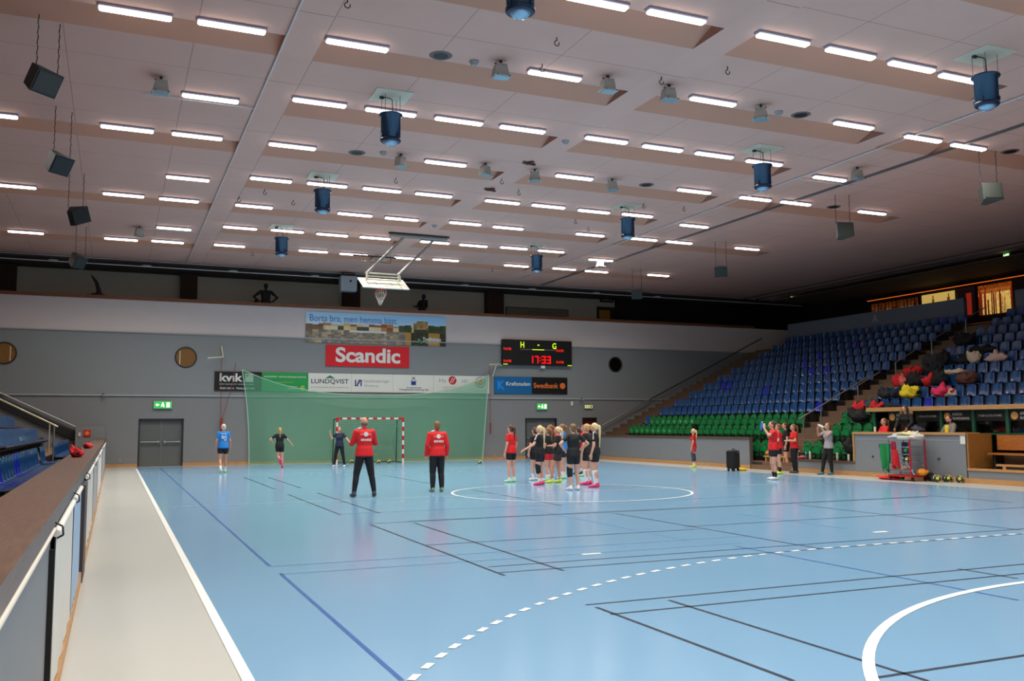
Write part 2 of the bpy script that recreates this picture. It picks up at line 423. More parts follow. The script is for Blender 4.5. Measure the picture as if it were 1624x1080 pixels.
# portholes
AMB = mat('porthole_glow', (.46, .31, .13), .4, emit=.12, noise=.35, nscale=9)
for n, (x, lit, sx) in enumerate(((-5.14, 1, .22), (1.93, 1, -.25), (23.75, 0, 0)), 1):
    r = .47 if lit else .42
    o = MB(); o.lathe((x, YW-.03, 4.77 if lit else 4.93), [(r, .06), (r, 0), (r-.05, -.02), (r-.07, .05)], mat('porthole_rim', (.22, .19, .16), .5), 32, 'Y')
    o = struct(o.build('window_%d' % n))
    MB().lathe((x, YW-.012, 4.77 if lit else 4.93), [(r-.06, 0), (r-.06, .008)], AMB if lit else mat('porthole_dark', (.03, .03, .03), .15), 32, 'Y').build('pane', o)
    if lit: MB().bb(x+sx-.02, x+sx+.02, YW-.04, YW-.02, 4.45, 5.05, mat('cream_bar', (.85, .80, .65), .5)).build('window_bar', o)

# ------------------------------------------------------------------ CEILING LAMPS
ORD = ['first', 'second', 'third', 'fourth', 'fifth', 'sixth', 'seventh', 'eighth', 'ninth', 'tenth', 'eleventh', 'twelfth', 'thirteenth', 'fourteenth', 'fifteenth']
TUBE = mat('tube_light', (1.0, .975, .94), .5, emit=LAMP_STRENGTH)
HOUS = mat('lamp_housing', (.62, .60, .66), .5)
def lamp_proto():
    r = thing('ceiling_lamp', 'lamp', 'ceiling lamp')
    MB().cbox((0, 0, -.035), (1.24, .19, .07), HOUS, .015).build('housing', r)
    MB().cbox((0, -.0, -.095), (1.20, .16, .05), TUBE, .02).build('diffuser', r)
    ld = bpy.data.lights.new('tube', 'AREA'); ld.shape = 'RECTANGLE'; ld.size = 1.16; ld.size_y = .14; ld.energy = LAMP_WATTS
    ld.color = (1.0, .94, .87); ld.spread = math.radians(132)
    lo = link('tube', ld, r); lo.location = (0, 0, -.125)
    return r
LAMPS = [ # (pixel x, pixel y, rank of row from the far wall)
 [(947, 5), (1073, 28), (1242, 64), (1349, 86), (1446, 107), (1524, 126)],
 [(215, 22), (368, 44), (567, 73), (880, 121), (1131, 162), (1354, 200), (1464, 221), (1536, 234)],
 [(334, 157), (507, 164), (620, 179), (728, 193), (829, 206), (962, 223), (1051, 236), (1133, 247), (1212, 259), (1316, 284)],
 [(-18, 182), (202, 205), (313, 217), (464, 233), (707, 260), (911, 282), (1101, 304), (1198, 316), (1262, 323), (1383, 338)],
 [(298, 284), (430, 286), (519, 294), (606, 302), (688, 310), (797, 321), (870, 328), (942, 336), (1011, 342), (1101, 359)],
 [(22, 296), (196, 310), (284, 318), (403, 328), (563, 341), (637, 348), (738, 355), (806, 362), (936, 373), (1021, 380), (1077, 385), (1185, 395)],
 [(276, 363), (381, 362), (456, 367), (527, 373), (595, 378), (690, 385), (751, 390), (815, 394), (874, 399), (953, 413)],
 [(41, 369), (192, 380), (266, 384), (364, 390), (497, 399), (561, 404), (646, 410), (707, 413), (819, 422), (895, 427), (946, 431), (1044, 437)]]
lp = None
def put_lamp(x, y, label, grp, up=0):
    global lp
    if lp is None: o = lp = lamp_proto()
    else: o = copy_tree(lp)
    o.location = (x, y, H+.015); o['label'] = label; o['group'] = grp
for k, row in enumerate(LAMPS):
    for px, py in row:
        p = P(px, py, 2, H-.08); rk = len(LAMPS)-1-k
        bay = ('left side bay' if p.x < 2.2 else 'left middle bay' if p.x < 9.7 else 'right middle bay' if p.x < 17.2 else 'right side bay')
        lab = 'lit white strip lamp, %s row from the far wall, %s' % (ORD[rk], bay)
        put_lamp(p.x, p.y, lab, 'strip lamps, %s row from the far wall, %s' % (ORD[rk], bay))
for y, n in ((9.02, 8), (5.44, 9), (1.86, 10), (-1.7, 11), (-5.3, 12)):
    for x in (-4.2, -.84, .92, 3.3, 5.0, 7.6, 11.65, 14.3, 16.0, 18.4, 20.1):
        if y in (5.44, -1.7) and (x in (-4.2, 20.1)): continue
        put_lamp(x, y, 'lit white strip lamp on the ceiling above and behind the camera', 'strip lamps above the near end')

# ------------------------------------------------------------------ CEILING SERVICES
def conduit(pts, r, m, lab, cat='pipe', name='ceiling_conduit'):
    b = MB(); b.path(pts, r, m, 8); return tag(b.build(name), lab, cat)
CW = mat('conduit_white', (.80, .80, .80), .4)
conduit([(1.87, -9, H-.03), (1.87, 42.3, H-.03)], .02, CW, 'white conduit running along the left beam of the ceiling')
conduit([(17.72, -9, H-.03), (17.72, 42.3, H-.03)], .02, CW, 'white conduit running along the right beam of the ceiling')
b = MB(); b.bb(19.50, 19.60, -9, 42.3, H-.05, H, mat('track_grey', (.42, .38, .38), .5)); tag(b.build('ceiling_track'), 'thin dark track along the ceiling right of the white conduit', 'track')
for x0, y, x1, lab in ((-.55, 20.3, 1.87, 'thin white branch conduit from the left beam to the nearest grey floodlight'), (-.55, 35.0, 1.87, 'thin white branch conduit from the left beam to the farthest grey floodlight'),
        (17.72, 20.3, 19.9, 'thin white branch conduit from the right beam to a grey floodlight'), (17.72, 35.0, 19.9, 'thin white branch conduit near the far end of the right beam')):
    conduit([(x0, y, H-.04), (x1, y, H-.04)], .014, CW, lab)
conduit([(-13.5, 42.28, 8.80), (26, 42.28, 8.80), (37, 42.28, 8.80)], .022, CW, 'long white pipe under the ceiling edge above the gallery')
conduit([(-13.5, 42.15, 9.02), (35, 42.15, 9.02)], .012, CW, 'thin white pipe along the ceiling edge above the gallery')
for i, (px, py) in enumerate([(84, 410), (233, 419), (372, 426.5), (503, 434.5), (743, 449), (853, 455), (956, 461), (1054, 467)]):
    p = P(px, py, 2, 8.93)
    t = thing('downlight', 'round white unlit downlight in the gallery soffit', 'downlight', (p.x, max(42.7, min(p.y, 44.6)), 8.92), group='downlights along the gallery soffit')
    MB().lathe((0, 0, -.035), [(.17, 0), (.19, .035)], mat('dome_white', (.78, .80, .82), .4), 20).build('dome', t)
    MB().lathe((0, 0, -.012), [(.205, 0), (.205, .014)], CW, 20).build('ring', t)

# hanging blue air heaters
HB = mat('heater_blue', (.10, .25, .37), .25, .35, coat=.4); HBD = mat('heater_blue_dark', (.06, .14, .26), .4)
PLATE = mat('ceiling_plate', (.84, .79, .70), .6); LENS = mat('lens_glass', (.62, .76, .86), .08, .3)
def heater():
    r = thing('ceiling_heater', 'heater', 'heater')
    MB().bb(-.42, .42, -.42, .42, -.02, .0, PLATE).build('ceiling_plate', r)
    for sx, sy in ((-.17, -.15), (.17, -.15), (-.17, .15), (.17, .15)): MB().tube((sx, sy, -.02), (sx, sy, -.46), .005, DSTEEL, 6).build('hanging_rod', r)
    c = MB(); c.path([(-.17, .07, -.03), (-.03, .03, -.05), (.03, 0, -.09), (.04, 0, -.3), (.05, 0, -.46)], .010, BLACK, 6); c.cbox((-.19, .07, -.045), (.10, .07, .05), DSTEEL, .01); c.build('cable', r)
    MB().lathe((0, 0, 0), [(.20, -1.02), (.222, -1.0), (.222, -.48), (.27, -.475), (.27, -.44), (.10, -.43)], HB, 28).build('drum', r)
    MB().lathe((0, 0, 0), [(.21, -1.07), (.232, -1.05), (.232, -1.0), (.22, -.99)], HBD, 28).build('rim', r)
    MB().lathe((0, 0, 0), [(.04, -1.15), (.12, -1.13), (.16, -1.08), (.16, -1.05)], LENS, 24).build('lens', r)
    for a in range(4):
        q = a*PI/2+.4; MB().cbox((.232*math.cos(q), .232*math.sin(q), -.95), (.04, .04, .08), HBD, .008, Matrix.Rotation(q, 3, 'Z')).build('clip', r)
    return r
hp = heater()
HL = ['at the top centre of the picture, nearest to the camera', 'left, nearest of the three in the left middle bay', 'second of the three in the left middle bay', 'farthest of the three in the left middle bay',
      'near the top right corner', 'second nearest on the right side', 'third nearest on the right side', 'farthest on the right side']
HP = [((825, 18), None), ((620, 152), (619, 208)), ((512, 279), (513, 322)), ((447, 359), (447, 392)), ((1561, 87), (1566, 147)), ((1208, 237), (1207, 282)), ((995, 327), (993, 366)), ((851, 389), (852, 421))]
HXY = []
for i, (a, b_) in enumerate(HP):
    if b_ is None:
        p = P(825, 26, 2, H-1.12)
    else: p = P(*a, 2, H)
    o = hp if i == 0 else copy_tree(hp); o.location = (p.x, p.y, H); HXY.append((p.x, p.y))
    o['label'] = 'hanging blue drum air heater, ' + HL[i]; o['group'] = 'blue drum heaters hung from the ceiling'

# floodlights
FB = mat('flood_body', (.68, .66, .63), .45, .2); FG = mat('flood_glass', (.60, .72, .76), .12, .2)
def flood():
    r = thing('floodlight', 'floodlight', 'floodlight')
    MB().bb(-.03, .03, -.03, .03, -.10, 0, BLACK).bb(-.16, .16, -.02, .02, -.12, -.10, BLACK).build('bracket', r)
    b = MB(); b.prism([(-.20, -.44), (.20, -.44), (.16, -.20), (.12, -.12), (-.12, -.12), (-.16, -.20)], (0, -.10, 0), (1, 0, 0), (0, 0, 1), (0, 1, 0), .24, FB)
    for x in (-.12, 0, .12): b.bb(x-.01, x+.01, -.12, .15, -.18, -.12, FB)
    b.build('housing', r)
    f = MB(); f.cbox((0, -.03, -.455), (.46, .34, .035), FB, .01); f.build('front_frame', r)
    MB().bb(-.19, .19, -.17, .11, -.48, -.47, FG).build('glass', r)
    g = MB()
    for x in (-.16, .16): g.lathe((x, -.205, -.455), [(.018, 0), (.018, .012)], BLACK, 8, 'Y')
    g.build('latch', r)
    return r
fp = None
FLL = [((794, 114), 0, 'left of the middle beam, nearest row'), ((964, 137), 0, 'beside the middle beam on its left, nearest row'), ((1061, 151), 0, 'just right of the middle beam, nearest row'),
 ((770, 272), .5, 'tilted, left of the middle beam, second row'), ((848, 281), -.4, 'tilted, just right of the middle beam, second row'), ((971, 296), -.2, 'right of the middle beam, second row beside a vent'),
 ((636, 258), .7, 'turned, in the left middle bay under the vent'), ((1207, 182), -.8, 'turned, on the right above a blue heater'), ((255, 139), .1, 'in the left bay at the nearest branch conduit'),
 ((221, 369), .2, 'small and far in the left bay'), ((1360, 278), 0, 'on the right beside the dark track'), ((952, 419), 0, 'far, in front of the cafe sign')]
for i, (q, rz, lab) in enumerate(FLL):
    p = P(q[0], q[1], 2, H-.24)
    if fp is None: fp = flood(); o = fp
    else: o = copy_tree(fp)
    rec = any(abs(p.y-Y0) < .6 for Y0 in ROWS)
    o.location = (p.x, p.y, H+.01); o.scale = (.8, .8, .8); o.rotation_euler = (0, 0, rz); o['label'] = 'small grey ceiling floodlight ' + lab; o['group'] = 'grey floodlights on the ceiling'
# vents, smoke detectors, hooks
VR = mat('vent_ring', (.45, .36, .34), .6)
for q, lab in (((699, 88), 'in the left middle bay near the top'), ((1270, 182), 'on the right among the strip lamps'), ((566, 242), 'in the left middle bay beyond the nearest heater'),
               ((1025, 293), 'right of the middle beam'), ((1602, 240), 'at the right edge'), ((1322, 328), 'above a dark loudspeaker on the right')):
    p = P(*q, 2, H)
    b = MB(); b.lathe((p.x, p.y, H), [(.16, -.012), (.20, -.02), (.235, 0)], VR, 24); b.lathe((p.x, p.y, H-.014), [(.155, 0), (.155, .004)], BLACK, 24)
    tag(b.build('ceiling_vent'), 'round dark air outlet %s of the ceiling' % lab, 'vent', 'round air outlets in the ceiling')
for q, lab in (((752, 97), 'left of a floodlight near the top'), ((1235, 177), 'right of the turned floodlight'), ((897, 223), 'on the middle beam'), ((608, 241), 'beside the far left vent'), ((689, 357), 'on the middle beam above the basket')):
    p = P(*q, 2, H)
    b = MB(); b.lathe((p.x, p.y, H), [(.05, -.09), (.07, -.075), (.08, -.03), (.10, -.025), (.10, 0)], mat('detector_grey', (.62, .60, .60), .5), 18)
    tag(b.build('smoke_detector'), 'small pale smoke detector ' + lab, 'detector', 'smoke detectors on the ceiling')
for q in ((883, 64), (551, 3), (1049, 126), (860, 106), (796, 286), (823, 304), (1021, 325), (1154, 110), (420, 303), (379, 315), (465, 320), (628, 285), (913, 350), (933, 362), (1085, 330), (781, 427), (401, 402)):
    p = P(*q, 2, H-.06)
    b = MB(); b.tube((p.x, p.y, H), (p.x, p.y, H-.07), .012, DSTEEL, 6)
    pts = [(p.x+.05*math.cos(a*PI/6), p.y, H-.12+.05*math.sin(a*PI/6)) for a in range(3, 14)]
    b.path(pts, .010, DSTEEL, 5); tag(b.build('ceiling_hook'), 'small dark hook fixed to the pink ceiling', 'hook', 'hooks scattered over the ceiling')
for q, rz, lab in (((839, 259), .2, 'nearer to the camera'), ((777, 301), .3, 'farther from the camera')):
    p = P(*q, 2, H-.04)
    b = MB(); b.box((p.x, p.y, H-.05), (.42, .06, .05), mat('rust_steel', (.36, .22, .16), .6), Matrix.Rotation(rz, 3, 'Z')); b.box((p.x+.02, p.y, H-.03), (.10, .3, .04), mat('rust_steel', (.36, .22, .16), .6), Matrix.Rotation(rz, 3, 'Z'))
    tag(b.build('beam_bracket'), 'rusty steel bracket on the middle beam, ' + lab, 'bracket')

# loudspeakers on chains
SPK = mat('speaker_black', (.10, .11, .11), .6); SPG = mat('speaker_grille', (.18, .20, .20), .7); SPO = mat('speaker_olive', (.30, .32, .29), .6)
def speaker(q, size, tilt, rz, top_pts, lab, m, m2, zc=None):
    zc = zc or H-1.35; size *= .74
    p = P(*q, 2, zc); s = size
    t = thing('loudspeaker', lab, 'loudspeaker', (p.x, p.y, zc), rz, 'black loudspeakers hung on chains')
    R = Matrix.Rotation(tilt, 3, 'X')
    pr = [(-.36, -.30), (.36, -.30), (.36, .30), (-.36, .30)]
    front = [R @ Vector((x*s, -.30*s, z*s)) for x, z in pr]; back = [R @ Vector((x*s*.30, .34*s, z*s*.9)) for x, z in pr]
    b = MB(); b.add(front+back, [(0, 1, 2, 3), (7, 6, 5, 4), (0, 4, 5, 1), (1, 5, 6, 2), (2, 6, 7, 3), (3, 7, 4, 0)], m); b.build('cabinet', t)
    g = MB(); g.box(R @ Vector((0, -.305*s, 0)), (.62*s, .02, .50*s), m2, R); g.build('grille', t)
    for sx in (-.30, .30):
        a = R @ Vector((sx*s, -.1*s, .29*s)); c = MB(); z0 = a.z; n = int((H-zc-z0)/.09)
        for i in range(n):
            zz = z0+(H-zc-z0)*i/n; z2 = z0+(H-zc-z0)*(i+.9)/n; o = .012 if i % 2 else 0
            c.tube((a.x+o, a.y, zz), (a.x+o, a.y, z2), .010, DSTEEL, 5)
        c.build('chain', t)
    return t
speaker((63, 125), 1.0, .55, .75, None, 'black wedge loudspeaker on chains, nearest in the top left corner', SPK, SPG, H-1.1)
speaker((89, 257), 1.0, .55, .75, None, 'black wedge loudspeaker on chains, second from the top on the left', SPK, SPG, H-1.25)
speaker((121, 343), 1.05, -.5, 2.6, None, 'black narrow-looking loudspeaker, third from the top on the left', SPK, SPK, H-1.25)
speaker((121, 413), 1.0, .55, .8, None, 'black loudspeaker, lowest and farthest on the left, before the gallery', SPK, SPG, H-1.3)
speaker((1567, 308), 1.05, -.15, -.35, None, 'olive grey loudspeaker on wires at the right edge', SPO, SPO, H-1.2)
speaker((1336, 367), 1.05, -.12, -.3, None, 'grey loudspeaker under the round vent on the right', SPO, SPO, H-1.2)
speaker((1144, 430), .95, .35, -.7, None, 'dark loudspeaker second farthest on the right', SPG, SPG, H-1.2)
speaker((1011, 466), .95, .35, -.7, None, 'dark loudspeaker farthest on the right, right of the cafe sign', SPG, SPG, H-1.2)

# ------------------------------------------------------------------ FOLDED BASKETBALL BACKSTOP
BW = mat('backstop_white', (.86, .86, .80), .35); ORNG = mat('hoop_orange', (.86, .26, .12), .4)
c0 = P(664, 377, 2, H-.12); hx = c0.x
t = thing('basketball_backstop', 'white ceiling-hung basketball backstop folded up above the far goal', 'basketball hoop', (hx, c0.y, H-.1))
b = MB(); b.cbox((0, 0, 0), (2.35, .16, .12), STEEL, .02); b.cbox((0, -.10, .06), (2.45, .08, .05), DSTEEL, .01); b.build('ceiling_beam', t)
bx = P(608, 450, 1, c0.y+.2); dx, dz = bx.x-hx, bx.z-(H-.1)
base = Vector((dx, .2, dz))
for k, s in enumerate((-1, 1)):
    a = Vector((s*.62, 0, -.06)); e = base+Vector((s*.62, .0, .38))
    MB().tube(a, e, .045, STEEL, 8).build('arm', t)
    q = MB(); q.tube(a+(e-a)*.30, e+Vector((-.12*0, .35, .05)), .025, CW, 8); q.build('brace', t)
fr = MB()
for s in (-1, 1):
    fr.path([base+Vector((s*.62, 0, .38)), base+Vector((s*.66, -.05, .10))], .04, BW); fr.path([base+Vector((s*.62, .15, .36)), base+Vector((s*.66, .1, .10))], .03, BW)
for z, y in ((.40, .1), (.28, .08), (.14, 0)): fr.tube(base+Vector((-.64, y, z)), base+Vector((.64, y, z)), .028, BW)
fr.build('support_frame', t)
Rb = Matrix.Rotation(math.radians(-62), 3, 'X')
bd = MB(); bd.box(base, (1.80, .04, 1.05), BW, Rb); bo = bd.build('backboard', t)
ln = MB()
for (x0, x1, z0, z1) in ((-.62, -.60, -.52, .52), (.60, .62, -.52, .52), (-.3, .3, -.30, -.28), (-.3, .3, .12, .14), (-.3, -.28, -.3, .14), (.28, .3, -.3, .14)):
    ln.box(base+Rb @ Vector(((x0+x1)/2, -.022, (z0+z1)/2)), (x1-x0, .004, z1-z0), mat('board_line', (.35, .35, .34), .5), Rb)
ln.build('board_line', bo)
hc = P(604, 465, 1, c0.y-.1)-Vector((hx, c0.y, H-.1))
hp_ = MB(); Rh = Matrix.Rotation(math.radians(-58), 3, 'X')
ring = [hc+Rh @ Vector((.225*math.cos(i*PI/12), .225*math.sin(i*PI/12), 0)) for i in range(25)]
hp_.path(ring, .014, ORNG, 6); hp_.build('hoop', t)
MB().box(hc+Vector((0, .04, .17)), (.20, .08, .16), ORNG).build('hoop_bracket', t)
nt_ = MB(); NET = mat('net_white', (.88, .88, .84), .7)
for i in range(12):
    a = ring[i*2]; k = Rh @ Vector((0, 0, -1)); cen = hc+Vector((0, .05, -.40))
    nt_.path([a, a+(cen-a)*.5+Vector((0, .0, -.02)), cen+(a-hc)*.25], .006, NET, 4)
for f in (.33, .66, 1): nt_.path([ring[i]+(hc+Vector((0, .05, -.40))+(ring[i]-hc)*.25-ring[i])*f for i in range(25)], .005, NET, 4)
nt_.build('net', t)
# stage rig left of it, and white box on gallery column
rg = MB(); p = P(600, 410, 2, H-.2)
for (x0, x1) in ((-.7, -.1), (.0, .55)):
    rg.path([(p.x+x0, p.y, H-.05), (p.x+x0, p.y, H-.35), (p.x+x1, p.y, H-.38), (p.x+x1, p.y, H-.05)], .02, mat('rig_tan', (.55, .43, .28), .5))
rg.tube((p.x-1.1, p.y+.02, H-.12), (p.x+.8, p.y+.02, H-.12), .03, DSTEEL)
tag(rg.build('ceiling_rig'), 'small metal rig under the ceiling behind the folded basket', 'rig')
t = thing('projector_box', 'pale grey box hung on the gallery column beside the backstop', 'box', (P(552, 442, 1, 42.0).x, 42.03, 8.50))
MB().cbox((0, 0, 0), (.78, .5, .74), mat('box_pale', (.62, .64, .66), .5), .02).build('casing', t)
MB().lathe((.08, -.255, .12), [(.04, 0), (.06, .006)], BLACK, 14, 'Y').build('emblem', t)
MB().bb(-.30, -.26, -.2, .2, .38, .50, DSTEEL).bb(.26, .30, -.2, .2, .38, .50, DSTEEL).build('bracket', t)

# emergency exit signs
EXG = mat('exit_green', (.22, .66, .34), .4, emit=.9); EXW = mat('exit_white', (1, 1, .80), .4, emit=2.0); EXY = mat('exit_pale', (.85, .85, .60), .4, emit=.5)
def exit_sign(c, w_, h_, lab, nx=(0, -1, 0), g=EXG, wm=EXW):
    t = thing('exit_sign', lab, 'exit sign', c)
    ex = Vector((1, 0, 0)) if nx[1] else Vector((0, -1, 0)); n = Vector(nx)
    R = Matrix.Identity(3) if nx[1] else Matrix.Rotation(PI/2, 3, 'Z')
    MB().box((0, 0, 0), (w_+.04, .08, h_+.04), mat('sign_case', (.55, .6, .5), .5), R).build('case', t)
    MB().box(n*.045, (w_, .01, h_), g, R).build('panel', t)
    f = MB(); o = n*.056; s = h_/2
    # running figure, arrow and doorway
    def bl(x, z, a, b_): f.box(o+ex*x+Vector((0, 0, z)), (a, .004, b_), wm, R)
    def ln_(x0, z0, x1, z1, t_):
        d = math.hypot(x1-x0, z1-z0); an = math.atan2(z1-z0, x1-x0)
        f.box(o+ex*((x0+x1)/2)+Vector((0, 0, (z0+z1)/2)), (d, .004, t_), wm, R @ Matrix.Rotation(-an, 3, 'Y'))
    bl(w_*.30, 0, w_*.18, h_*.7)
    f.lathe(o+ex*0+Vector((0, 0, s*.55)), [(s*.17, -.002), (s*.17, .002)], wm, 10, 'Y' if nx[1] else 'X')
    ln_(0, s*.32, -w_*.02, -s*.1, s*.26); ln_(-w_*.02, -s*.1, w_*.07, -s*.35, s*.2); ln_(w_*.07, -s*.35, w_*.05, -s*.65, s*.18)
    ln_(-w_*.02, -s*.1, -w_*.09, -s*.5, s*.2); ln_(0, s*.25, w_*.08, s*.05, s*.14); ln_(0, s*.25, -w_*.07, s*.02, s*.14)
    ln_(-w_*.2, 0, -w_*.38, 0, s*.22); ln_(-w_*.38, 0, -w_*.3, s*.3, s*.2); ln_(-w_*.38, 0, -w_*.3, -s*.3, s*.2)
    f.build('pictogram', t); return t
exit_sign((1.03, YW-.05, 2.66), .72, .30, 'lit green exit sign above the left double door')
exit_sign((19.34, YW-.05, 2.66), .58, .30, 'lit green exit sign above the middle double door')
exit_sign((22.05, YW-.05, 2.66), .46, .16, 'small pale yellow lit sign above the red-brown door', g=EXY, wm=mat('exit_dim', (.55, .5, .2), .5))
exit_sign(P(1256, 472, 1, 41.0), .30, .17, 'small lit exit sign hanging under the dark ceiling above the gallery corner', g=EXG)
exit_sign(P(1597, 405, 0, 34.5), .30, .17, 'small lit exit sign under the ceiling at the right edge', nx=(-1, 0, 0), g=EXG)

# ------------------------------------------------------------------ RIGHT STAND
TREAD = wood('stand_tread', (.50, .40, .31), (.42, .33, .26), 1, .6); RISER = mat('stand_riser_shaded', (.22, .175, .145), .7)  # riser brown darkened, with the shadow under the seats put into the colour
STEPW = wood('stair_wood', (.52, .40, .30), (.42, .32, .23), 1, .6)
def XB(k): return 22.94+.90*k          # top edge of the seat backs of row k
def ZB(k): return 1.72+.425*k
def ZT(k): return ZB(k)-.80            # tread height of row k
A0, A1 = 25.30, 27.15                  # stair between the two blocks
A2, A3 = 39.15, YW                     # stair along the far wall
st = MB()
for k in range(-1, 12):
    x0 = XB(k)-.75; x1 = x0+.90 if k < 11 else 33.1
    if k == -1: x0 = 21.62
    z = ZT(k) if k >= 0 else .30
    for (ya, yb) in ((A1, A2), (4, A0)):
        if ya == 4 and k < 2:
            ya = 22.75
            if yb < ya: continue
        st.bb(x0, x1, ya, yb, max(0, z-1.0), z, TREAD)
        st.bb(x0-.012, x0, ya, yb, max(0, z-1.0), z-.03, RISER)
    for (ya, yb) in ((A0, A1), (A2, A3)):
        st.bb(x0, x0+.45, ya, yb, max(0, z-.9), z-.0, STEPW); st.bb(x0+.45, x1, ya, yb, max(0, z-.9), z+.2125, STEPW)
        st.bb(x0-.008, x0, ya, yb, max(0, z-.9), z-.035, TREAD); st.bb(x0+.442, x0+.45, ya, yb, z, z+.18, TREAD)
st.bb(XB(1)+.15, XB(2)-.75, 4, 22.75, .3, 1.9, RISER)
struct(st.build('floor_grandstand'))
g = MB()
for (ya, yb) in ((27.55, 39.0), (4, 25.05)): g.bb(33.1, 33.3, ya, yb, 5.6, 7.17, mat('parapet_grey', (.42, .43, .46), .8))
struct(g.build('wall_parapet'))
text('A', mat('letter_grey', (.62, .62, .62), .6), (33.07, P(1384, 517, 0, 33.08).y, 6.62), (0, -1, 0), (0, 0, 1), .36, .38, name='letter_sign', bold=.01)
l = bpy.data.objects['letter_sign']; tag(l, 'grey letter A on the dark parapet above the right stand', 'letter')
g = MB(); g.bb(33.1, 38.5, 4, YW+.3, 5.75, 5.95, TREAD); struct(g.build('floor_upper'))
MB().bb(33.02, 33.1, A0-.3, A1+.5, 5.95, 6.0, OWOOD).build('trim_4'); struct(bpy.data.objects['trim_4'])

SB = mat('seat_blue', (.06, .28, .50), .2, coat=.5); SBB = mat('seat_bright_blue', (.05, .16, .66), .2, coat=.5)
SG = mat('seat_green', (.05, .50, .24), .25, coat=.3); SGD = mat('seat_green_inner', (.02, .24, .12), .4)
def shell(b, pts_rows, m, th=.012):
    """thin curved shell from rows of points"""
    nr = len(pts_rows); nc = len(pts_rows[0]); vs = [Vector(p) for r in pts_rows for p in r]
    nor = []
    for i in range(nr):
        for j in range(nc):
            a = vs[min(i+1, nr-1)*nc+j]-vs[max(i-1, 0)*nc+j]; c = vs[i*nc+min(j+1, nc-1)]-vs[i*nc+max(j-1, 0)]
            nor.append(a.cross(c).normalized()*th)
    al = vs+[v+n for v, n in zip(vs, nor)]; o = nr*nc; fs = []
    for i in range(nr-1):
        for j in range(nc-1):
            q = (i*nc+j, i*nc+j+1, (i+1)*nc+j+1, (i+1)*nc+j); fs.append(q); fs.append(tuple(o+x for x in reversed(q)))
    for i in range(nr-1):
        for j in (0, nc-1): fs.append((i*nc+j, (i+1)*nc+j, o+(i+1)*nc+j, o+i*nc+j))
    for j in range(nc-1):
        for i in (0, nr-1): fs.append((i*nc+j, i*nc+j+1, o+i*nc+j+1, o+i*nc+j))
    b.add(al, fs, m, True)
def blue_back(b, m):
    rows = []
    for i, (z, wd, x) in enumerate(((-.40, .20, -.09), (-.36, .205, -.045), (-.2, .205, -.02), (-.04, .19, .0), (-.008, .178, .004), (0, .15, .005))):
        rows.append([(x+.045*(abs(y)**2)*-1, y*wd, z) for y in (-1, -.6, 0, .6, 1)])
    shell(b, rows, m)
def blue_pan(b, m):
    rows = []
    for x, z, wd in ((-.09, -.40, .20), (-.13, -.415, .205), (-.28, -.41, .205), (-.42, -.385, .20), (-.46, -.40, .19)):
        rows.append([(x, y*wd, z+.03*abs(y)**2) for y in (-1, -.6, 0, .6, 1)])
    shell(b, rows, m)
def bracket(b):
    b.bb(-.30, -.02, -.018, .018, -.46, -.425, BLACK).bb(-.20, -.16, -.018, .018, -.79, -.43, BLACK)
def green_back(b, m):
    rows = []
    n = 8
    for i in range(n+1):
        z = -.38*(1-i/n); t = max(0, (z+.14)/.14); wd = .205*math.sqrt(max(.04, 1-t*t)); x = .0+.03*z
        rows.append([(x-.05*abs(y)**2, y*wd, z) for y in (-1, -.7, -.35, 0, .35, .7, 1)])
    shell(b, rows, m)
def green_pan(b, m):      # tipped-up pan
    b.prism([(.185*math.cos(a), .19*math.sin(a)-.41) for a in [i*PI/10 for i in range(11)]]+[(-.185, -.56), (-.10, -.62), (.10, -.62), (.185, -.56)], (-.13, 0, 0), (0, 1, 0), (0, 0, 1), (-1, 0, 0), .035, m)
def green_rim(b, m):
    pts = [(-.075, .20*math.cos(a), .22*math.sin(a)-.41) for a in [i*PI/12 for i in range(13)]]
    b.path([(-.075, .2, -.6)]+pts+[(-.075, -.2, -.6)], .014, m, 6)
def seat_proto(kind, parts):
    m = {'blue': SB, 'bright': SBB, 'green': SG}[kind]
    if parts:
        r = thing('stadium_seat', 'seat', 'seat')
        b = MB(); (green_back if kind == 'green' else blue_back)(b, m); b.build('backrest', r)
        b = MB(); (green_pan if kind == 'green' else blue_pan)(b, m); b.build('seat', r)
        b = MB(); bracket(b); b.build('bracket', r)
        if kind == 'green': b = MB(); green_rim(b, SGD); b.build('side_rim', r)
    else:
        b = MB(); (green_back if kind == 'green' else blue_back)(b, m); (green_pan if kind == 'green' else blue_pan)(b, m); bracket(b)
        if kind == 'green': green_rim(b, SGD)
        r = b.build('stadium_seat'); tag(r, 'seat', 'seat')
    return r
protos = {}
def make_seat(kind, parts, x, y, z, rz, label, grp):
    key = (kind, parts)
    if key not in protos: protos[key] = seat_proto(kind, parts); o = protos[key]
    else: o = copy_tree(protos[key])
    o.location = (x, y, z); o.rotation_euler = (0, 0, rz); o['label'] = label; o['group'] = grp
GREEN_ROWS = (-1, 0, 1)
PITCH = .49
BRIGHT_L = {2: [0], 4: [17], 5: [18], 6: [9, 7], 8: [11], 9: [8], 10: [3]}
SEATS = []
def put_seat(kind, parts, x, y, z, rz, label, grp): SEATS.append((kind, x, y, z, rz, label, grp))
seatlist = []
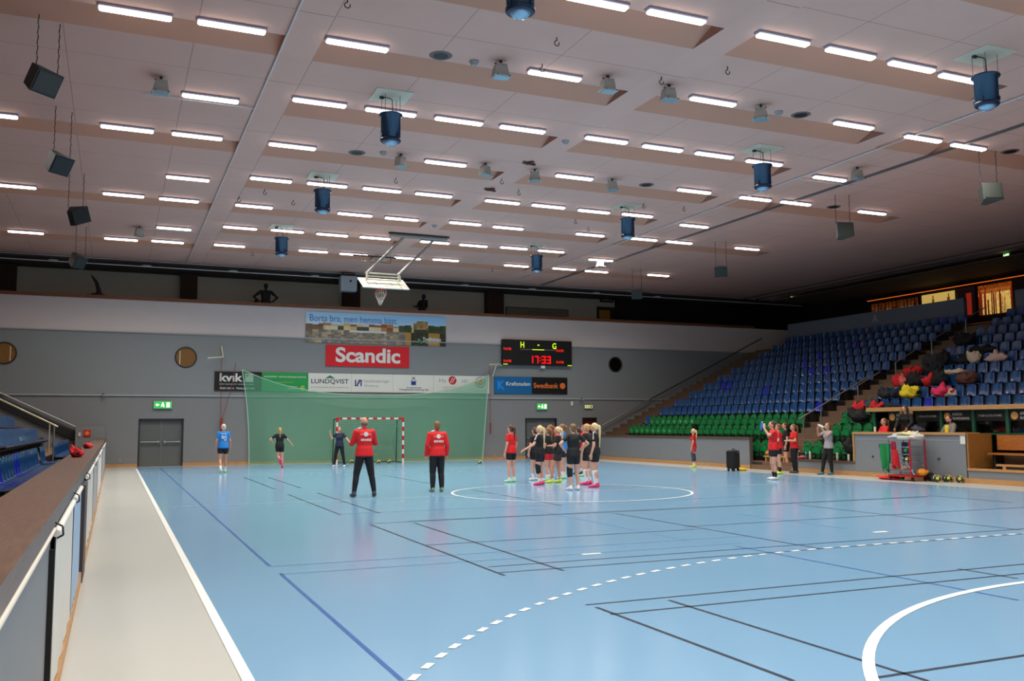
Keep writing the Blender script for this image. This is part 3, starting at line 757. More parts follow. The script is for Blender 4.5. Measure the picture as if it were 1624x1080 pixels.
for k in range(-1, 12):
    n = 24
    for i in range(n):
        y = A1+.26+PITCH*i
        if y > A2-.15: continue
        if k == -1 and y > 28.5 and False: continue
        kind = 'green' if k in GREEN_ROWS else 'blue'
        if k == 0 and i == 12: continue                           # one missing back
        if k == 1 and i == 23: kind = 'blue'
        if (k, i) in {(2, 0), (4, 11), (6, 9), (6, 7), (5, 20), (5, 19), (8, 12), (7, 12), (9, 9), (11, 2)}: kind = 'bright'
        x, z = XB(k), (ZB(k) if k >= 0 else 1.10)
        seatlist.append((k, i, kind, x, y, z, 'L'))
    for i in range(45):
        y = A0-.26-PITCH*i
        if k < 2 and y < 23.0: continue
        q = Vector((XB(k), y, ZB(k)))-Vector(CAM)
        px = 812+FPX*(q @ _r2)/(q @ _f)
        if px > 1640 or (k < 2 and px > 1420): continue
        kind = 'green' if k in GREEN_ROWS else 'blue'
        if (k, i) in {(2, 6), (10, 3)}: kind = 'bright'
        seatlist.append((k, i, kind, XB(k), y, ZB(k) if k >= 0 else 1.10, 'R'))
RN = {-1: 'lowest green row', 0: 'middle green row', 1: 'top green row'}
for k in range(2, 12): RN[k] = ORD[k-2]+' blue row'
dist = lambda s: (Vector(s[3:6])-Vector(CAM)).length
for s in seatlist:
    k, i, kind, x, y, z, side = s
    sd = 'left of the stairs' if side == 'L' else 'right of the stairs'
    if kind == 'bright': lab = 'brighter royal blue plastic seat, %s of the right stand, %s' % (RN[k], sd); gr = 'bright blue seats, %s, %s' % (RN[k], sd)
    else: lab = '%s plastic seat, %s of the right stand, %s' % (kind, RN[k], sd); gr = '%s seats of the right stand, %s, %s' % (kind, RN[k], sd)
    put_seat(kind, dist(s) < 34, x, y, z, 0, lab, gr)
# beams that carry each row
for k in range(-1, 12):
    for (ya, yb, nm) in ((A1+.05, A2-.1, 'left'), (8, A0-.05, 'right')):
        if nm == 'right' and k < 2: ya = 23.0
        z = (ZB(k) if k >= 0 else 1.10)-.47
        tag(MB().bb(XB(k)-.27, XB(k)-.21, ya, yb, z-.03, z+.02, BLACK).build('seat_beam'), 'black beam under the %s, %s of the stairs' % (RN[k], nm), 'beam')

# barrier in front of the right stand
BX = 21.5
b = MB(); b.bb(BX, BX+.10, 27.75, YW, .12, 1.12, BARR)
struct(b.build('barrier_right'))
b = MB(); b.bb(BX-.03, BX+.16, 27.72, YW, 1.12, 1.20, BWOOD); b.build('cap_rail', bpy.data.objects['barrier_right'])
MB().bb(BX-.01, BX+.12, 27.70, 27.75, .0, 1.19, mat('post_taupe', (.36, .32, .30), .6)).build('end_post', bpy.data.objects['barrier_right'])
b = MB(); b.bb(BX-.04, BX, 27.7, YW, 0, .14, LWOOD); b.bb(BX-.04, BX, 4, 25.35, 0, .14, LWOOD); struct(b.build('baseboard_right'))
b = MB(); b.bb(BX, BX+.1, 22.3, 25.33, .1, .40, BARR); o = struct(b.build('barrier_low'))
MB().bb(BX-.03, BX+.22, 22.3, 25.35, .40, .46, BWOOD).build('cap_rail', o)
b = MB(); b.bb(BX, BX+.08, 18.0, 22.3, .1, 1.36, BARR); o = struct(b.build('barrier_desk'))
b = MB(); b.bb(BX-.04, BX+.55, 17.96, 22.34, 1.36, 1.43, LWOOD); b.build('desk_top', o)
MB().bb(BX-.03, BX+.1, 22.28, 22.34, .46, 1.36, LWOOD).build('end_post', o)
MB().bb(BX-.006, BX, 18.02, 22.25, 1.19, 1.21, mat('stripe_grey', (.62, .64, .65), .5)).build('stripe', o)
MB().bb(BX-.012, BX, P(1406, 707, 0, BX).y-.25, P(1406, 707, 0, BX).y+.3, .93, 1.06, mat('vent_dark', (.22, .22, .24), .6)).build('recess_plate', o)
MB().bb(BX-.015, BX-.005, 17.99, 18.16, 1.10, 1.35, WHITE).build('paper_notice', o)
MB().bb(BX+.0, BX+.95, 17.90, 17.96, .42, 1.40, OWOODZ).build('side_panel', o)
b = MB(); b.bb(BX, BX+.1, 6, 17.95, .1, .36, BARR); o = struct(b.build('barrier_bench'))
MB().bb(BX-.03, BX+.2, 6, 17.95, .36, .42, LWOOD).build('cap_rail', o)
b = MB(); b.bb(BX+.1, 24.2, 6, 22.75, .2, .38, TREAD); struct(b.build('floor_dugout'))
b = MB(); b.bb(21.5, 22.2, 25.35, 27.7, 0, .17, STEPW); tag(b.build('entry_step'), 'low wooden step in the gap of the right barrier', 'step')
# wooden bench in the gap
t = thing('wooden_bench', 'small light wooden bench standing in the gap of the right barrier', 'bench', (21.84, 26.55, .17))
MB().bb(-.16, .16, -.62, .62, .30, .34, LWOOD).build('seat', t)
for y in (-.5, .5): MB().bb(-.14, .14, y-.03, y+.03, 0, .30, LWOOD).build('leg', t)
MB().bb(-.02, .02, -.47, .47, .1, .16, LWOOD).build('stretcher', t)

# dugout (timekeepers' box)
DG = mat('frame_green', (.14, .36, .26), .4); DBK = mat('board_black', (.07, .07, .07), .5)
glass = bpy.data.materials.new('dugout_glass'); glass.use_nodes = True; nt = glass.node_tree; nt.nodes.clear()
oo = nt.nodes.new('ShaderNodeOutputMaterial'); mx = nt.nodes.new('ShaderNodeMixShader'); tr_ = nt.nodes.new('ShaderNodeBsdfTransparent'); gl_ = nt.nodes.new('ShaderNodeBsdfGlossy'); fr_ = nt.nodes.new('ShaderNodeFresnel')
tr_.inputs[0].default_value = (.62, .66, .64, 1); gl_.inputs[1].default_value = .05; fr_.inputs[0].default_value = 1.45
nt.links.new(fr_.outputs[0], mx.inputs[0]); nt.links.new(tr_.outputs[0], mx.inputs[1]); nt.links.new(gl_.outputs[0], mx.inputs[2]); nt.links.new(mx.outputs[0], oo.inputs[0])
DX = 22.7
t = thing('dugout', 'long glazed dugout with green frame and black name boards below the blue seats', 'dugout', (0, 0, 0))
MB().bb(DX-.25, 24.9, 8, 22.7, 2.18, 2.23, LWOOD).bb(DX-.25, DX-.2, 8, 22.7, 2.10, 2.19, LWOOD).build('roof', t)
b = MB(); b.bb(DX-.03, DX+.03, 8, 22.7, 2.08, 2.17, DG); b.bb(DX-.03, DX+.03, 8, 22.7, 1.36, 1.41, DG); b.build('frame_rail', t)
posts = [22.55]+[P(px, 665, 0, DX).y for px in (1494, 1545, 1599)]
posts += [posts[-1]-2.2*(i+1)*.6 for i in range(5)]
for y in posts: MB().bb(DX-.05, DX+.05, y-.05, y+.05, 1.36, 2.18, DG).build('post', t)
for a, c in zip(posts, posts[1:]): MB().bb(DX+.02, DX+.03, c+.05, a-.05, 1.41, 1.75, glass).build('pane', t)
MB().bb(DX+.0, 24.4, 22.58, 22.66, .38, 2.18, DBK).build('side_wall', t)
MB().bb(24.3, 24.4, 8, 22.6, .38, 2.18, mat('dugout_inside', (.10, .08, .07), .7)).build('back_wall', t)
TXW = mat('text_white', (.85, .85, .82), .5)
BALLB = mat('emblem_amber', (.92, .68, .34), .5)
def board(ya, yb, kind, bo):
    z0, z1 = 1.76, 2.07
    b = MB().bb(DX-.02, DX+.01, yb+.05, ya-.05, z0, z1, DBK).build('name_board', t)
    L = ya-yb-.1; y = ya-.05
    if kind:
        MB().lathe((DX-.03, y-.17, 1.91), [(.115, 0), (.115, .008)], BALLB, 20, 'X').build('emblem', b)
        text('ARENA', TXW, (DX-.022, y-.34, 1.93), (0, -1, 0), (0, 0, 1), .38, .085, b, bold=.02)
        text('ÄLVHÖGSBORG', TXW, (DX-.022, y-.34, 1.81), (0, -1, 0), (0, 0, 1), .62, .085, b, bold=.02)
    else: text('VI GER ALLTID LITE MER.', TXW, (DX-.022, y-.12, 1.89), (0, -1, 0), (0, 0, 1), L-.25, .06, b, bold=.01)
y_ = [P(px, 660, 0, DX).y for px in (1404, 1450, 1494, 1545, 1599, 1650)]
board(y_[0]-.1, y_[1], True, t); board(y_[1], y_[2], False, t); board(y_[2], y_[3], True, t); board(y_[3], y_[4], False, t); board(y_[4], y_[5]-.3, True, t)
# green seats and orange bench inside the dugout
for i in range(12):
    y = 22.2-.52*i
    put_seat('green', True, 23.9, y, 1.55-.02, 0, 'green plastic seat inside the glazed dugout', 'green seats inside the dugout')
tag(MB().bb(23.62, 23.70, 8, 22.5, 1.03, 1.08, BLACK).build('seat_beam'), 'black beam carrying the green seats inside the dugout', 'beam')
struct(MB().bb(DX-.13, DX-.09, 8, 17.9, .38, .82, mat('panel_tan', (.52, .43, .33), .7)).build('wall_bench'))
t = thing('orange_bench', 'orange wooden team bench with tall back, right of the desk', 'bench', (DX-.25, 14.9, .38))
MB().bb(.02, .08, -3.0, 2.85, .55, .98, OWOOD).build('backrest', t); MB().bb(-.38, .05, -3.0, 2.85, .42, .47, OWOOD).build('seat', t)
for y in (-2.8, 0, 2.7): MB().bb(-.30, .05, y-.03, y+.03, 0, .42, DSTEEL).build('leg', t)
b = MB(); b.bb(BX+.2, BX+.26, 12, 17.2, .5, .56, LWOOD); b.bb(BX+.2, BX+.24, 16.9, 17.0, .38, .5, LWOOD); b.bb(BX+.2, BX+.24, 13, 13.1, .38, .5, LWOOD)
tag(b.build('foot_rail'), 'low pale wooden rail in front of the orange bench', 'rail')

# stair handrails of the right stand
def rail(pts, r, lab, name='handrail', m=STEEL, posts_=()):
    t = thing(name, lab, 'handrail', (0, 0, 0))
    MB().path(pts, r, m, 8).build('rail', t)
    for a, b_ in posts_: MB().tube(a, b_, .022, m, 8).build('post', t)
    return t
rail([(24.35, 41.60, 1.74-.02), (26.4, 41.60, 2.72), (34.5, 41.6, 6.6)], .035, 'steel handrail climbing the far wall at the right stand') if False else None
p0 = P(955, 675, 1, 41.62); p1 = P(1030, 634, 1, 41.62); dr = (p1-p0)
rail([p0, p0+dr*1.0], .035, 'bright steel handrail on the far wall at the foot of the right stand')
MB().tube(p0+dr*1.0, p0+dr*3.6, .03, DSTEEL, 8).build('rail', bpy.data.objects[-1] if False else None)  # dark bar carrying on the line of the bright rail
o = bpy.data.objects['rail.001'] if 'rail.001' in bpy.data.objects else None
if o: o.name = 'sloping_bar'; tag(o, 'dark sloping bar on the far wall in line with the bright handrail on the right', 'handrail')
def yk(px, k): return P(px, 600, 0, XB(k)-.3).y
pr = []
HRY = 26.2
def rp(k, dz=.95): return Vector((XB(k)-.35, HRY, ZT(k)+dz))
rail([rp(0), rp(4)], .028, 'steel handrail on two posts at the foot of the stairs in the right stand', posts_=[(Vector((XB(k)-.35, HRY, ZT(k)-.2)), rp(k)) for k in (.25, 1.2)])
for i, (a, e) in enumerate(((2.9, 4.2), (5.1, 6.4), (7.3, 8.6), (9.5, 10.8))):
    y = HRY-.35
    rail([Vector((XB(a)-.35, y, ZT(a)+1.0)), Vector((XB(e)-.35, y, ZT(e)+1.0))], .022, 'thin %s stair handrail on a tall post in the right stand' % ('lowest', 'second', 'third', 'topmost')[i],
         posts_=[(Vector((XB(a)-.35, y, ZT(a)-.1)), Vector((XB(a)-.35, y, ZT(a)+1.0)))])
# backlit pictures on the rear wall
def crowd(seed, dark=.5):
    rd = random.Random(seed); fig = [(rd.random(), .45+.42*rd.random(), .010+.016*rd.random()) for _ in range(26)]
    def fn(u, v):
        base = (.98, .80, .42) if v < .72 else (.70, .38, .14)
        for fx, fh, fw in fig:
            if abs(u-fx) < fw and v < fh: return (.30+.3*v, .12, .05)
        h = (math.sin(u*91+v*37)*43758.5) % 1
        if v > .84: return (.35+.3*h, .16+.14*h, .05)
        k = .75+.25*h; return (base[0]*k, base[1]*k, base[2]*k)
    return fn
BL = attr_mat('backlit_print', emit=.75)
RX = 37.9
def litpic(pxa, pxb, z0, z1, lab, seed, fn=None):
    ya = P(pxa, 480, 0, RX).y; yb = P(pxb, 480, 0, RX).y
    o = mosaic('backlit_picture', (RX, ya, z0), (0, -1, 0), (0, 0, 1), ya-yb, z1-z0, 60, 14, fn or crowd(seed), BL, th=.1)
    return tag(o, lab, 'picture')
def dim(seed, k=.55):
    f = crowd(seed)
    return lambda u, v: tuple(c*k*(1 if ((u*13) % 1) > .3 else .35) for c in f(u, v))
litpic(1381, 1456, 7.05, 8.35, 'long dim backlit picture of players on the rear wall, left one', 3, dim(3))
litpic(1462, 1515, 7.05, 8.40, 'backlit picture with dark figures on yellow, centre of the rear wall', 5, lambda u, v: (.42, .24, .10) if abs((u*4.3) % 1-.5) < (.17 if v < .78 else .07) and v < .66+.24*((u*4.3)//1 % 2+.01) and u > .08 else (.80, .68, .36))
litpic(1520, 1547, 7.05, 8.45, 'dark picture with a red figure on the rear wall', 8, lambda u, v: (.55, .13, .08) if abs(u-.62) < .16 and v < .8 else (.06, .03, .04))
litpic(1552, 1606, 6.95, 8.40, 'brightest backlit yellow picture of players on the rear wall', 11)
STRIP = mat('strip_orange', (.90, .42, .14), .5, emit=.8)
ya, yb = P(1376, 475, 0, 37.6).y, P(1640, 430, 0, 37.6).y
tag(MB().bb(37.55, 37.62, yb, ya, 8.50, 8.53, STRIP).bb(37.5, 37.7, yb, ya, 8.53, 8.56, BLACK).build('light_strip'), 'thin orange light strip above the backlit pictures', 'lamp')
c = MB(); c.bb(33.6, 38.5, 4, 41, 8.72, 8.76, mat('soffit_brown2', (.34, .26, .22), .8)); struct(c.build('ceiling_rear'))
for z, y0 in ((8.98, 33.4), (8.9, 32.2)):
    conduit([(y0, 5, z), (y0, 42, z)], .02, DSTEEL, 'dark pipe under the ceiling above the right stand, %s one' % ('rear' if y0 > 33 else 'front'))

# ------------------------------------------------------------------ LEFT STAND
def XL(r): return -2.5-.90*r
def ZL(r): return 1.25+.425*r
st = MB()
for r in range(0, 6):
    x1 = -1.62 if r == 0 else XL(r)+.75; x0 = XL(r)-.15
    z = ZL(r)-.80
    st.bb(x0, x1, 3, 41.4, max(0, z-1.0), z, TREAD); st.bb(x1, x1+.01, 3, 41.4, max(0, z-1), z-.03, RISER)
struct(st.build('floor_left_stand'))
wl = MB(); wl.bb(-9.5, -7.1, 3, 41.6, 0, 3.4, GALW); struct(wl.build('wall_stand_left'))
LX = -1.2
b = MB(); b.bb(LX-.12, LX, 1.0, 41.2, .12, 1.15, BARR); o = struct(b.build('barrier_left'))
MB().bb(LX-.38, LX+.02, 1.0, 41.2, 1.125, 1.225, BWOOD).build('shelf_top', o)
b = MB(); b.bb(LX-.02, LX+.04, 1.0, 41.75, 0, .12, LWOOD); struct(b.build('baseboard_left'))
YL = lambda px, x=LX: P(px, 900, 0, x).y
seq = [('white', 78, 106, 'plain white'), ('blue', 108, 119, 'pale blue'), ('post', 123, 127, ''), ('white', 128, 139, 'white'), ('grey', 140, 146, 'pale grey'), ('white', 147, 153, 'narrow white'), ('grey', 154, 159, 'farthest pale')]
BANW = mat('banner_white', (.84, .84, .82), .6, noise=.04, nscale=3); BANB = mat('banner_pale_blue', (.62, .74, .86), .6, noise=.05, nscale=2); BANG = mat('banner_grey', (.66, .67, .68), .6)
for kd, a, c, nm in seq:
    ya, yb = YL(a), YL(c)
    if kd == 'post':
        tag(MB().bb(LX, LX+.05, ya, yb, .0, 1.06, mat('post_dark', (.25, .22, .24), .5)).build('barrier_post'), 'dark upright post on the left barrier between two banners', 'post'); continue
    m = {'white': BANW, 'blue': BANB, 'grey': BANG}[kd]
    t = thing('barrier_banner', '%s cloth banner tied to the left barrier' % nm, 'banner', (LX+.03, (ya+yb)/2, 0))
    L = yb-ya; b = MB(); n = 14; vs = []; th = .006
    for i in range(n+1):
        y = -L/2+L*i/n; w_ = .004*math.sin(i*1.9)
        for z, k in ((.14, 1.4), (.55, 1), (1.07, .2)): vs.append((w_*k, y, z+(.012*math.sin(i*2.6) if z > .9 else 0)))
    fs = []
    for i in range(n):
        for j in range(2): q = i*3+j; fs.append((q, q+3, q+4, q+1))
    off = len(vs); vs2 = vs+[(x-th, y, z) for x, y, z in vs]
    b.add(vs2, fs+[tuple(off+x for x in reversed(f)) for f in fs], m, True); b.build('cloth', t)
    k = MB(); k.tube((.0, -L/2, 1.085), (.0, L/2, 1.085), .022, mat('rolled_cloth', (.88, .88, .86), .7), 8); k.build('rolled_edge', t)
    k = MB(); k.path([(-.02, -L/2+.05, 1.15), (.03, -L/2+.05, 1.12), (.035, -L/2+.05, 1.07), (.0, -L/2+.07, 1.05)], .006, BLACK, 6); k.build('clip', t)
# cable strung on the near grey panel
b = MB(); ya, yb = 1.0, YL(78)
b.path([(LX+.02, ya+(yb-ya)*i/12, 1.11) for i in range(13)], .013, mat('rope_white', (.84, .83, .78), .6), 6); tag(b.build('rope'), 'long white rope along the nearest grey panel of the left barrier', 'rope')
tag(MB().bb(LX, LX+.03, YL(77.5)-.05, YL(77.5), .12, 1.0, BLACK).build('barrier_strip'), 'thin black upright strip at the edge of the nearest white banner', 'strip')
# seats of the left stand (facing the court)
def lrow(r, ya, yb, sp, lab, kinds=None):
    y = ya; i = 0
    while y < yb:
        kd = 'bright' if (kinds and i in kinds) else 'blue'
        l_ = lab if kd == 'blue' else lab.replace('blue', 'brighter blue', 1)
        put_seat(kd, True, XL(r), y, ZL(r), PI, l_, lab.replace('blue', 'bright blue', 1)+' group' if kd == 'bright' else lab+' group'); y += sp; i += 1
lrow(0, 11.2, 22.2, PITCH, 'blue plastic seat in the front row of the left stand, nearest block', {6, 7, 12, 13})
lrow(0, 23.2, 24.2, PITCH, 'blue plastic seat of a pair alone in the front row, left stand')
lrow(0, 28.4, 36.8, PITCH, 'blue plastic seat in the front row, left stand, farthest block')
lrow(1, 15.5, 18.4, PITCH, 'blue plastic seat, second row of the left stand, nearest block', {1})
lrow(1, 20.6, 35, PITCH, 'blue plastic seat, second row of the left stand, far block')
lrow(2, 24.5, 37, PITCH, 'blue plastic seat, third row of the left stand')
def vis(s_):
    q = Vector(s_[1:4])-Vector(CAM); d = q @ _f; px = 812+FPX*(q @ _r2)/d if d > .5 else -999
    return -30 < px < 1650
SEATS = [s_ for s_ in SEATS if vis(s_)]
SEATS.sort(key=lambda s_: (Vector(s_[1:4])-Vector(CAM)).length+(6 if s_[4] else 0))
for s_ in SEATS[:300]: make_seat(s_[0], (Vector(s_[1:4])-Vector(CAM)).length < 32, *s_[1:])
b = MB(); PMS = {}
for s_ in SEATS[300:]:
    kd = s_[0]; mm = {'blue': SB, 'bright': SBB, 'green': SG}[kd]
    if kd not in PMS:
        pm = MB(); (green_back if kd == 'green' else blue_back)(pm, mm); (green_pan if kd == 'green' else blue_pan)(pm, mm); PMS[kd] = pm
    pm = PMS[kd]; R_ = Matrix.Rotation(s_[4], 3, 'Z')
    b.add([R_ @ Vector(v)+Vector(s_[1:4]) for v in pm.v], pm.f, mm, True)
tag(b.build('stadium_seats'), 'rows of distant small plastic seats, farthest parts of both stands', 'seats', kind='stuff')
for r in range(3): tag(MB().bb(XL(r)+.21, XL(r)+.27, 10, 37.2, ZL(r)-.50, ZL(r)-.45, BLACK).build('seat_beam'), 'black beam under the %s row of seats, left stand' % ORD[r], 'beam')
YEL = mat('nosing_yellow', (.80, .58, .16), .5)
for (y, L, zt, lab) in ((8.3, .45, .98, 'nearest'), (22.7, .45, .98, 'middle'), (30.5, .9, 1.0, 'farthest')):
    t = thing('aisle_step', '%s brown step box with yellow front edge behind the left barrier' % lab, 'step', (-1.80, y, .45))
    MB().bb(-.14, .12, -L, L, 0, zt-.45, TREAD).build('box', t); MB().bb(.07, .125, -L, L, zt-.47, zt-.44, YEL).build('nosing', t)
# things left on the shelf behind the barrier
def lump(name, c, r, m, lab, cat, group=None, seed=0, rot=0, extra=None, flat_=True):
    rd = random.Random(seed); b = MB(); t = thing(name, lab, cat, c, rot, group); n, k = 26, 16
    b.ell((0, 0, r[2]*.9), r, m, n, k); out = []
    for v in b.v:
        w_ = Vector((v[0]/r[0]+seed*3.1, v[1]/r[1]*1.3, v[2]/r[2]*.8))
        f = 1+.34*noise.noise(w_*1.5)+.30*noise.noise(w_*3.4+Vector((seed, 0, 0)))+.12*abs(noise.noise(w_*8))
        zf = 1+.55*noise.noise(Vector((v[0]*5+seed, v[1]*5, seed*2.0)))
        out.append((v[0]*f, v[1]*f, max(.0, v[2]*f*zf)))
    b.v = out; b.build('body', t)
    if extra: extra(t, r)
    return t
RED = mat('cloth_red', (.80, .10, .12), .8); BLK = mat('cloth_black', (.045, .045, .055), .8); DGY = mat('cloth_dark_grey', (.16, .16, .18), .85)
YLW = mat('cloth_yellow', (.92, .82, .12), .7); PNK = mat('cloth_pink', (.86, .16, .36), .8); SAL = mat('cloth_salmon', (.88, .42, .38), .85); CRM = mat('cloth_cream', (.78, .72, .62), .85)
BRN = mat('cloth_brown', (.32, .17, .14), .8); NVY = mat('cloth_navy', (.08, .10, .18), .8); OLV = mat('cloth_olive', (.22, .28, .22), .85); BLU = mat('cloth_blue', (.10, .30, .70), .8)
def strap(m):
    def f(t, r):
        MB().path([(-r[0]*.6*math.cos(a), 0, r[2]*1.5+r[2]*.6*math.sin(a)) for a in [i*PI/8 for i in range(9)]], .014, m, 6).build('strap', t)
        MB().box((0, -r[1]*.98, r[2]*.9), (r[0]*.9, .03, r[2]*.5), m).build('pocket', t)
    return f
lump('sports_bag', (-1.42, P(121, 733, 0, -1.42).y, 1.225), (.10, .16, .07), RED, 'small red and black bag on the left barrier shelf', 'bag', seed=2, extra=strap(BLK))
lump('jacket', (-1.42, P(139, 712, 0, -1.42).y, 1.225), (.10, .35, .06), RED, 'red cloth lying on the far end of the left barrier shelf', 'clothing', seed=4)
# handrails, wall box and little signs at the left
q0 = P(0, 623, 1, 41.68); q1 = P(122, 678, 1, 41.68)
rail([q0+(q0-q1)*.4, q1], .035, 'white steel handrail on the far wall climbing left', m=CW)
MB_ = MB(); d_ = Vector((0, 0, -.22)); MB_.add([q0+(q0-q1)*.4+d_, q1+d_, q1+d_*2.6, q0+(q0-q1)*.4+d_*2.6]+[v+Vector((0, .04, 0)) for v in (q0+(q0-q1)*.4+d_, q1+d_, q1+d_*2.6, q0+(q0-q1)*.4+d_*2.6)], [(0, 1, 2, 3), (4, 7, 6, 5), (0, 4, 5, 1), (3, 2, 6, 7), (0, 3, 7, 4), (1, 5, 6, 2)], DSTEEL)
tag(MB_.build('stair_panel'), 'dark sloping band under the handrail on the far left wall', 'panel')
q2 = P(-20, 624, 1, 33); q3 = P(92, 677, 1, 33)
rail([q2, q3], .032, 'nearer cream steel handrail over the left stand stairs', m=mat('rail_cream', (.80, .76, .62), .3, .3), posts_=[(Vector((q3.x-.25, 33, .45)), Vector((q3.x-.25, 33, q3.z+.1)))])
y = 26.3; tag(MB().tube((-2.35, y, .45), (-2.35, y, 1.75), .02, STEEL, 8).build('rail_post'), 'thin upright steel post between seat blocks in the left stand', 'post')
b = MB(); b.bb(-2.35, -1.25, 41.0, 41.75, 0, 1.75, WGREY2); tag(b.build('wall_box'), 'grey wall box at the far end of the left stand', 'box')
t = thing('fire_sign', 'small square red sign on the grey box at the far left', 'sign', (P(138, 687, 1, 40.98).x, 40.98, P(138, 687, 1, 40.98).z))
MB().box((0, 0, 0), (.27, .02, .27), mat('sign_red', (.86, .16, .10), .4)).build('plate', t); MB().lathe((0, -.012, 0), [(.08, -.002), (.08, .002)], mat('sign_orange', (.95, .55, .30), .4), 14, 'Y').build('symbol', t)
p = P(126, 689, 1, 40.98); tag(MB().box((p.x, 40.985, p.z), (.08, .03, .15), WHITE).build('wall_switch'), 'tiny white switch left of the red sign', 'switch')
for q, lab in (((164, 626), 'at the left on the white rail'), ((923, 633), 'at the right near the middle double door')):
    p = P(*q, 1, YW-.1); t = thing('security_camera', 'small grey camera on the far wall ' + lab, 'camera', (p.x, YW-.1, p.z))
    MB().bb(-.03, .03, 0, .1, -.02, .06, DSTEEL).build('bracket', t); MB().lathe((0, -.02, -.04), [(.04, -.09), (.055, -.05), (.055, .06), (.03, .08)], mat('cam_grey', (.55, .56, .58), .4), 12, 'Y').build('body', t)
p = P(907, 640, 1, YW-.03); tag(MB().cbox((p.x, YW-.03, p.z), (.12, .06, .22), WHITE, .015).build('wall_sensor'), 'small white sensor on the wall right of the middle exit sign', 'sensor')
for i, q in enumerate(((190, 731), (784, 722), (1019, 723))):
    if i < 2:
        p = P(*q, 1, YW-.01); tag(MB().cbox((p.x, YW-.012, p.z), (.08, .02, .14), mat('socket_grey', (.6, .6, .58), .5), .005).build('wall_socket'), 'small pale wall socket low on the far wall, %s' % ('left' if i == 0 else 'middle'), 'socket')

# ------------------------------------------------------------------ BANNERS AND SIGNS ON THE FAR WALL
YS = YW-.04
def px_(x): return P(x, 600, 1, YS).x
def plate(name, x0, x1, z0, z1, m, lab, cat='sign', th=.03, group=None):
    t = thing(name, lab, cat, ((x0+x1)/2, YS, (z0+z1)/2), 0, group)
    MB().bb(-(x1-x0)/2, (x1-x0)/2, -th/2, th/2, -(z1-z0)/2, (z1-z0)/2, m).build('panel', t)
    return t, (x1-x0)/2, (z1-z0)/2
EX, EZ = (1, 0, 0), (0, 0, 1)
def pm_(n, c, **k): return mat('print_'+n, c, .5, **k)
# 1 kvik
Z0, Z1 = 3.30, 4.17
t, hx_, hz = plate('advertising_sign', 3.16, 5.21, Z0, Z1, pm_('black', (.05, .05, .05)), 'black sign with white kvik lettering, leftmost of the row')
text('kvık', WHITE, (-hx_+.22, -.018, -.02), EX, EZ, 1.0, .38, t, bold=.03)
MB().bb(.30, .66, -.02, -.016, -.02, .36, WHITE).build('white_square', t); MB().lathe((.40, -.022, .26), [(.035, 0), (.035, .003)], BLACK, 12, 'Y').build('dot', t)
text('KÖK BADRUM GARDEROBER', TXW, (-hx_+.22, -.018, -.16), EX, EZ, 1.52, .07, t); text('ÅKES VÄG 5 · TROLLHÄTTAN', WHITE, (-hx_+.22, -.018, -.36), EX, EZ, 1.52, .11, t, bold=.015)
# 2 green
t, hx_, hz = plate('advertising_sign', 5.22, 7.32, Z0, Z1, pm_('green', (.12, .62, .30)), 'bright green sign between the kvik sign and the white signs')
text('MILJÖDEPÅET - FÖR EN GRÖNARE FRAMTID', WHITE, (-.95, -.018, .18), EX, EZ, 1.9, .11, t, bold=.02); text('www.miljo', TXW, (-.55, -.018, -.05), EX, EZ, .45, .06, t)
text('depaet.se', mat('print_yellow', (.85, .85, .25), .5), (-.08, -.018, -.05), EX, EZ, .45, .07, t); text('välkommen\ntill gröna', TXW, (.12, -.018, -.34), EX, EZ, .48, .18, t)
MB().lathe((.80, -.018, -.26), [(.11, 0), (.11, .004)], mat('print_lime', (.62, .80, .35), .5), 20, 'Y').build('roundel', t)
# 3 LUNDQVIST
OFFW = pm_('offwhite', (.90, .90, .86)); GREYT = mat('print_greytext', (.66, .68, .66), .5); NAVY = mat('print_navy', (.14, .17, .30), .5); NB = mat('print_blue', (.12, .22, .55), .5)
t, hx_, hz = plate('advertising_sign', 7.33, 9.36, Z0, Z1, OFFW, 'white sign with LUNDQVIST under a green roof shape')
text('LUNDQVIST', NAVY, (-.88, -.018, -.08), EX, EZ, 1.76, .25, t, bold=.01); MB().prism([(-.24, 0), (.24, 0), (0, .13)], (0, -.016, .21), EX, EZ, (0, -1, 0), .004, mat('print_roof', (.10, .50, .26), .5)).build('roof_mark', t)
text('BYGGNADSPLÅTSLAGERI AB', GREYT, (-.88, -.018, -.25), EX, EZ, 1.76, .08, t)
# 4 Länsförsäkringar
t, hx_, hz = plate('advertising_sign', 9.37, 11.41, Z0, Z1, OFFW, 'white sign with a square blue mark and pale grey words')
b = MB(); x0 = -.86
for (a, c, d, e) in ((0, .06, -.15, .15), (0, .16, -.15, -.09), (.10, .16, -.09, .02), (.17, .33, .09, .15), (.27, .33, -.15, .15), (.17, .23, -.03, .15)): b.bb(x0+a, x0+c, -.021, -.016, d, e, NB)
b.build('blue_mark', t); MB().bb(x0+.13, x0+.19, -.024, -.021, -.02, .05, mat('print_red', (.80, .12, .14), .5)).build('red_dot', t)
text('Länsförsäkringar', GREYT, (-.42, -.018, -.0), EX, EZ, 1.25, .17, t); text('Älvsborg', GREYT, (-.42, -.018, -.2), EX, EZ, .68, .17, t)
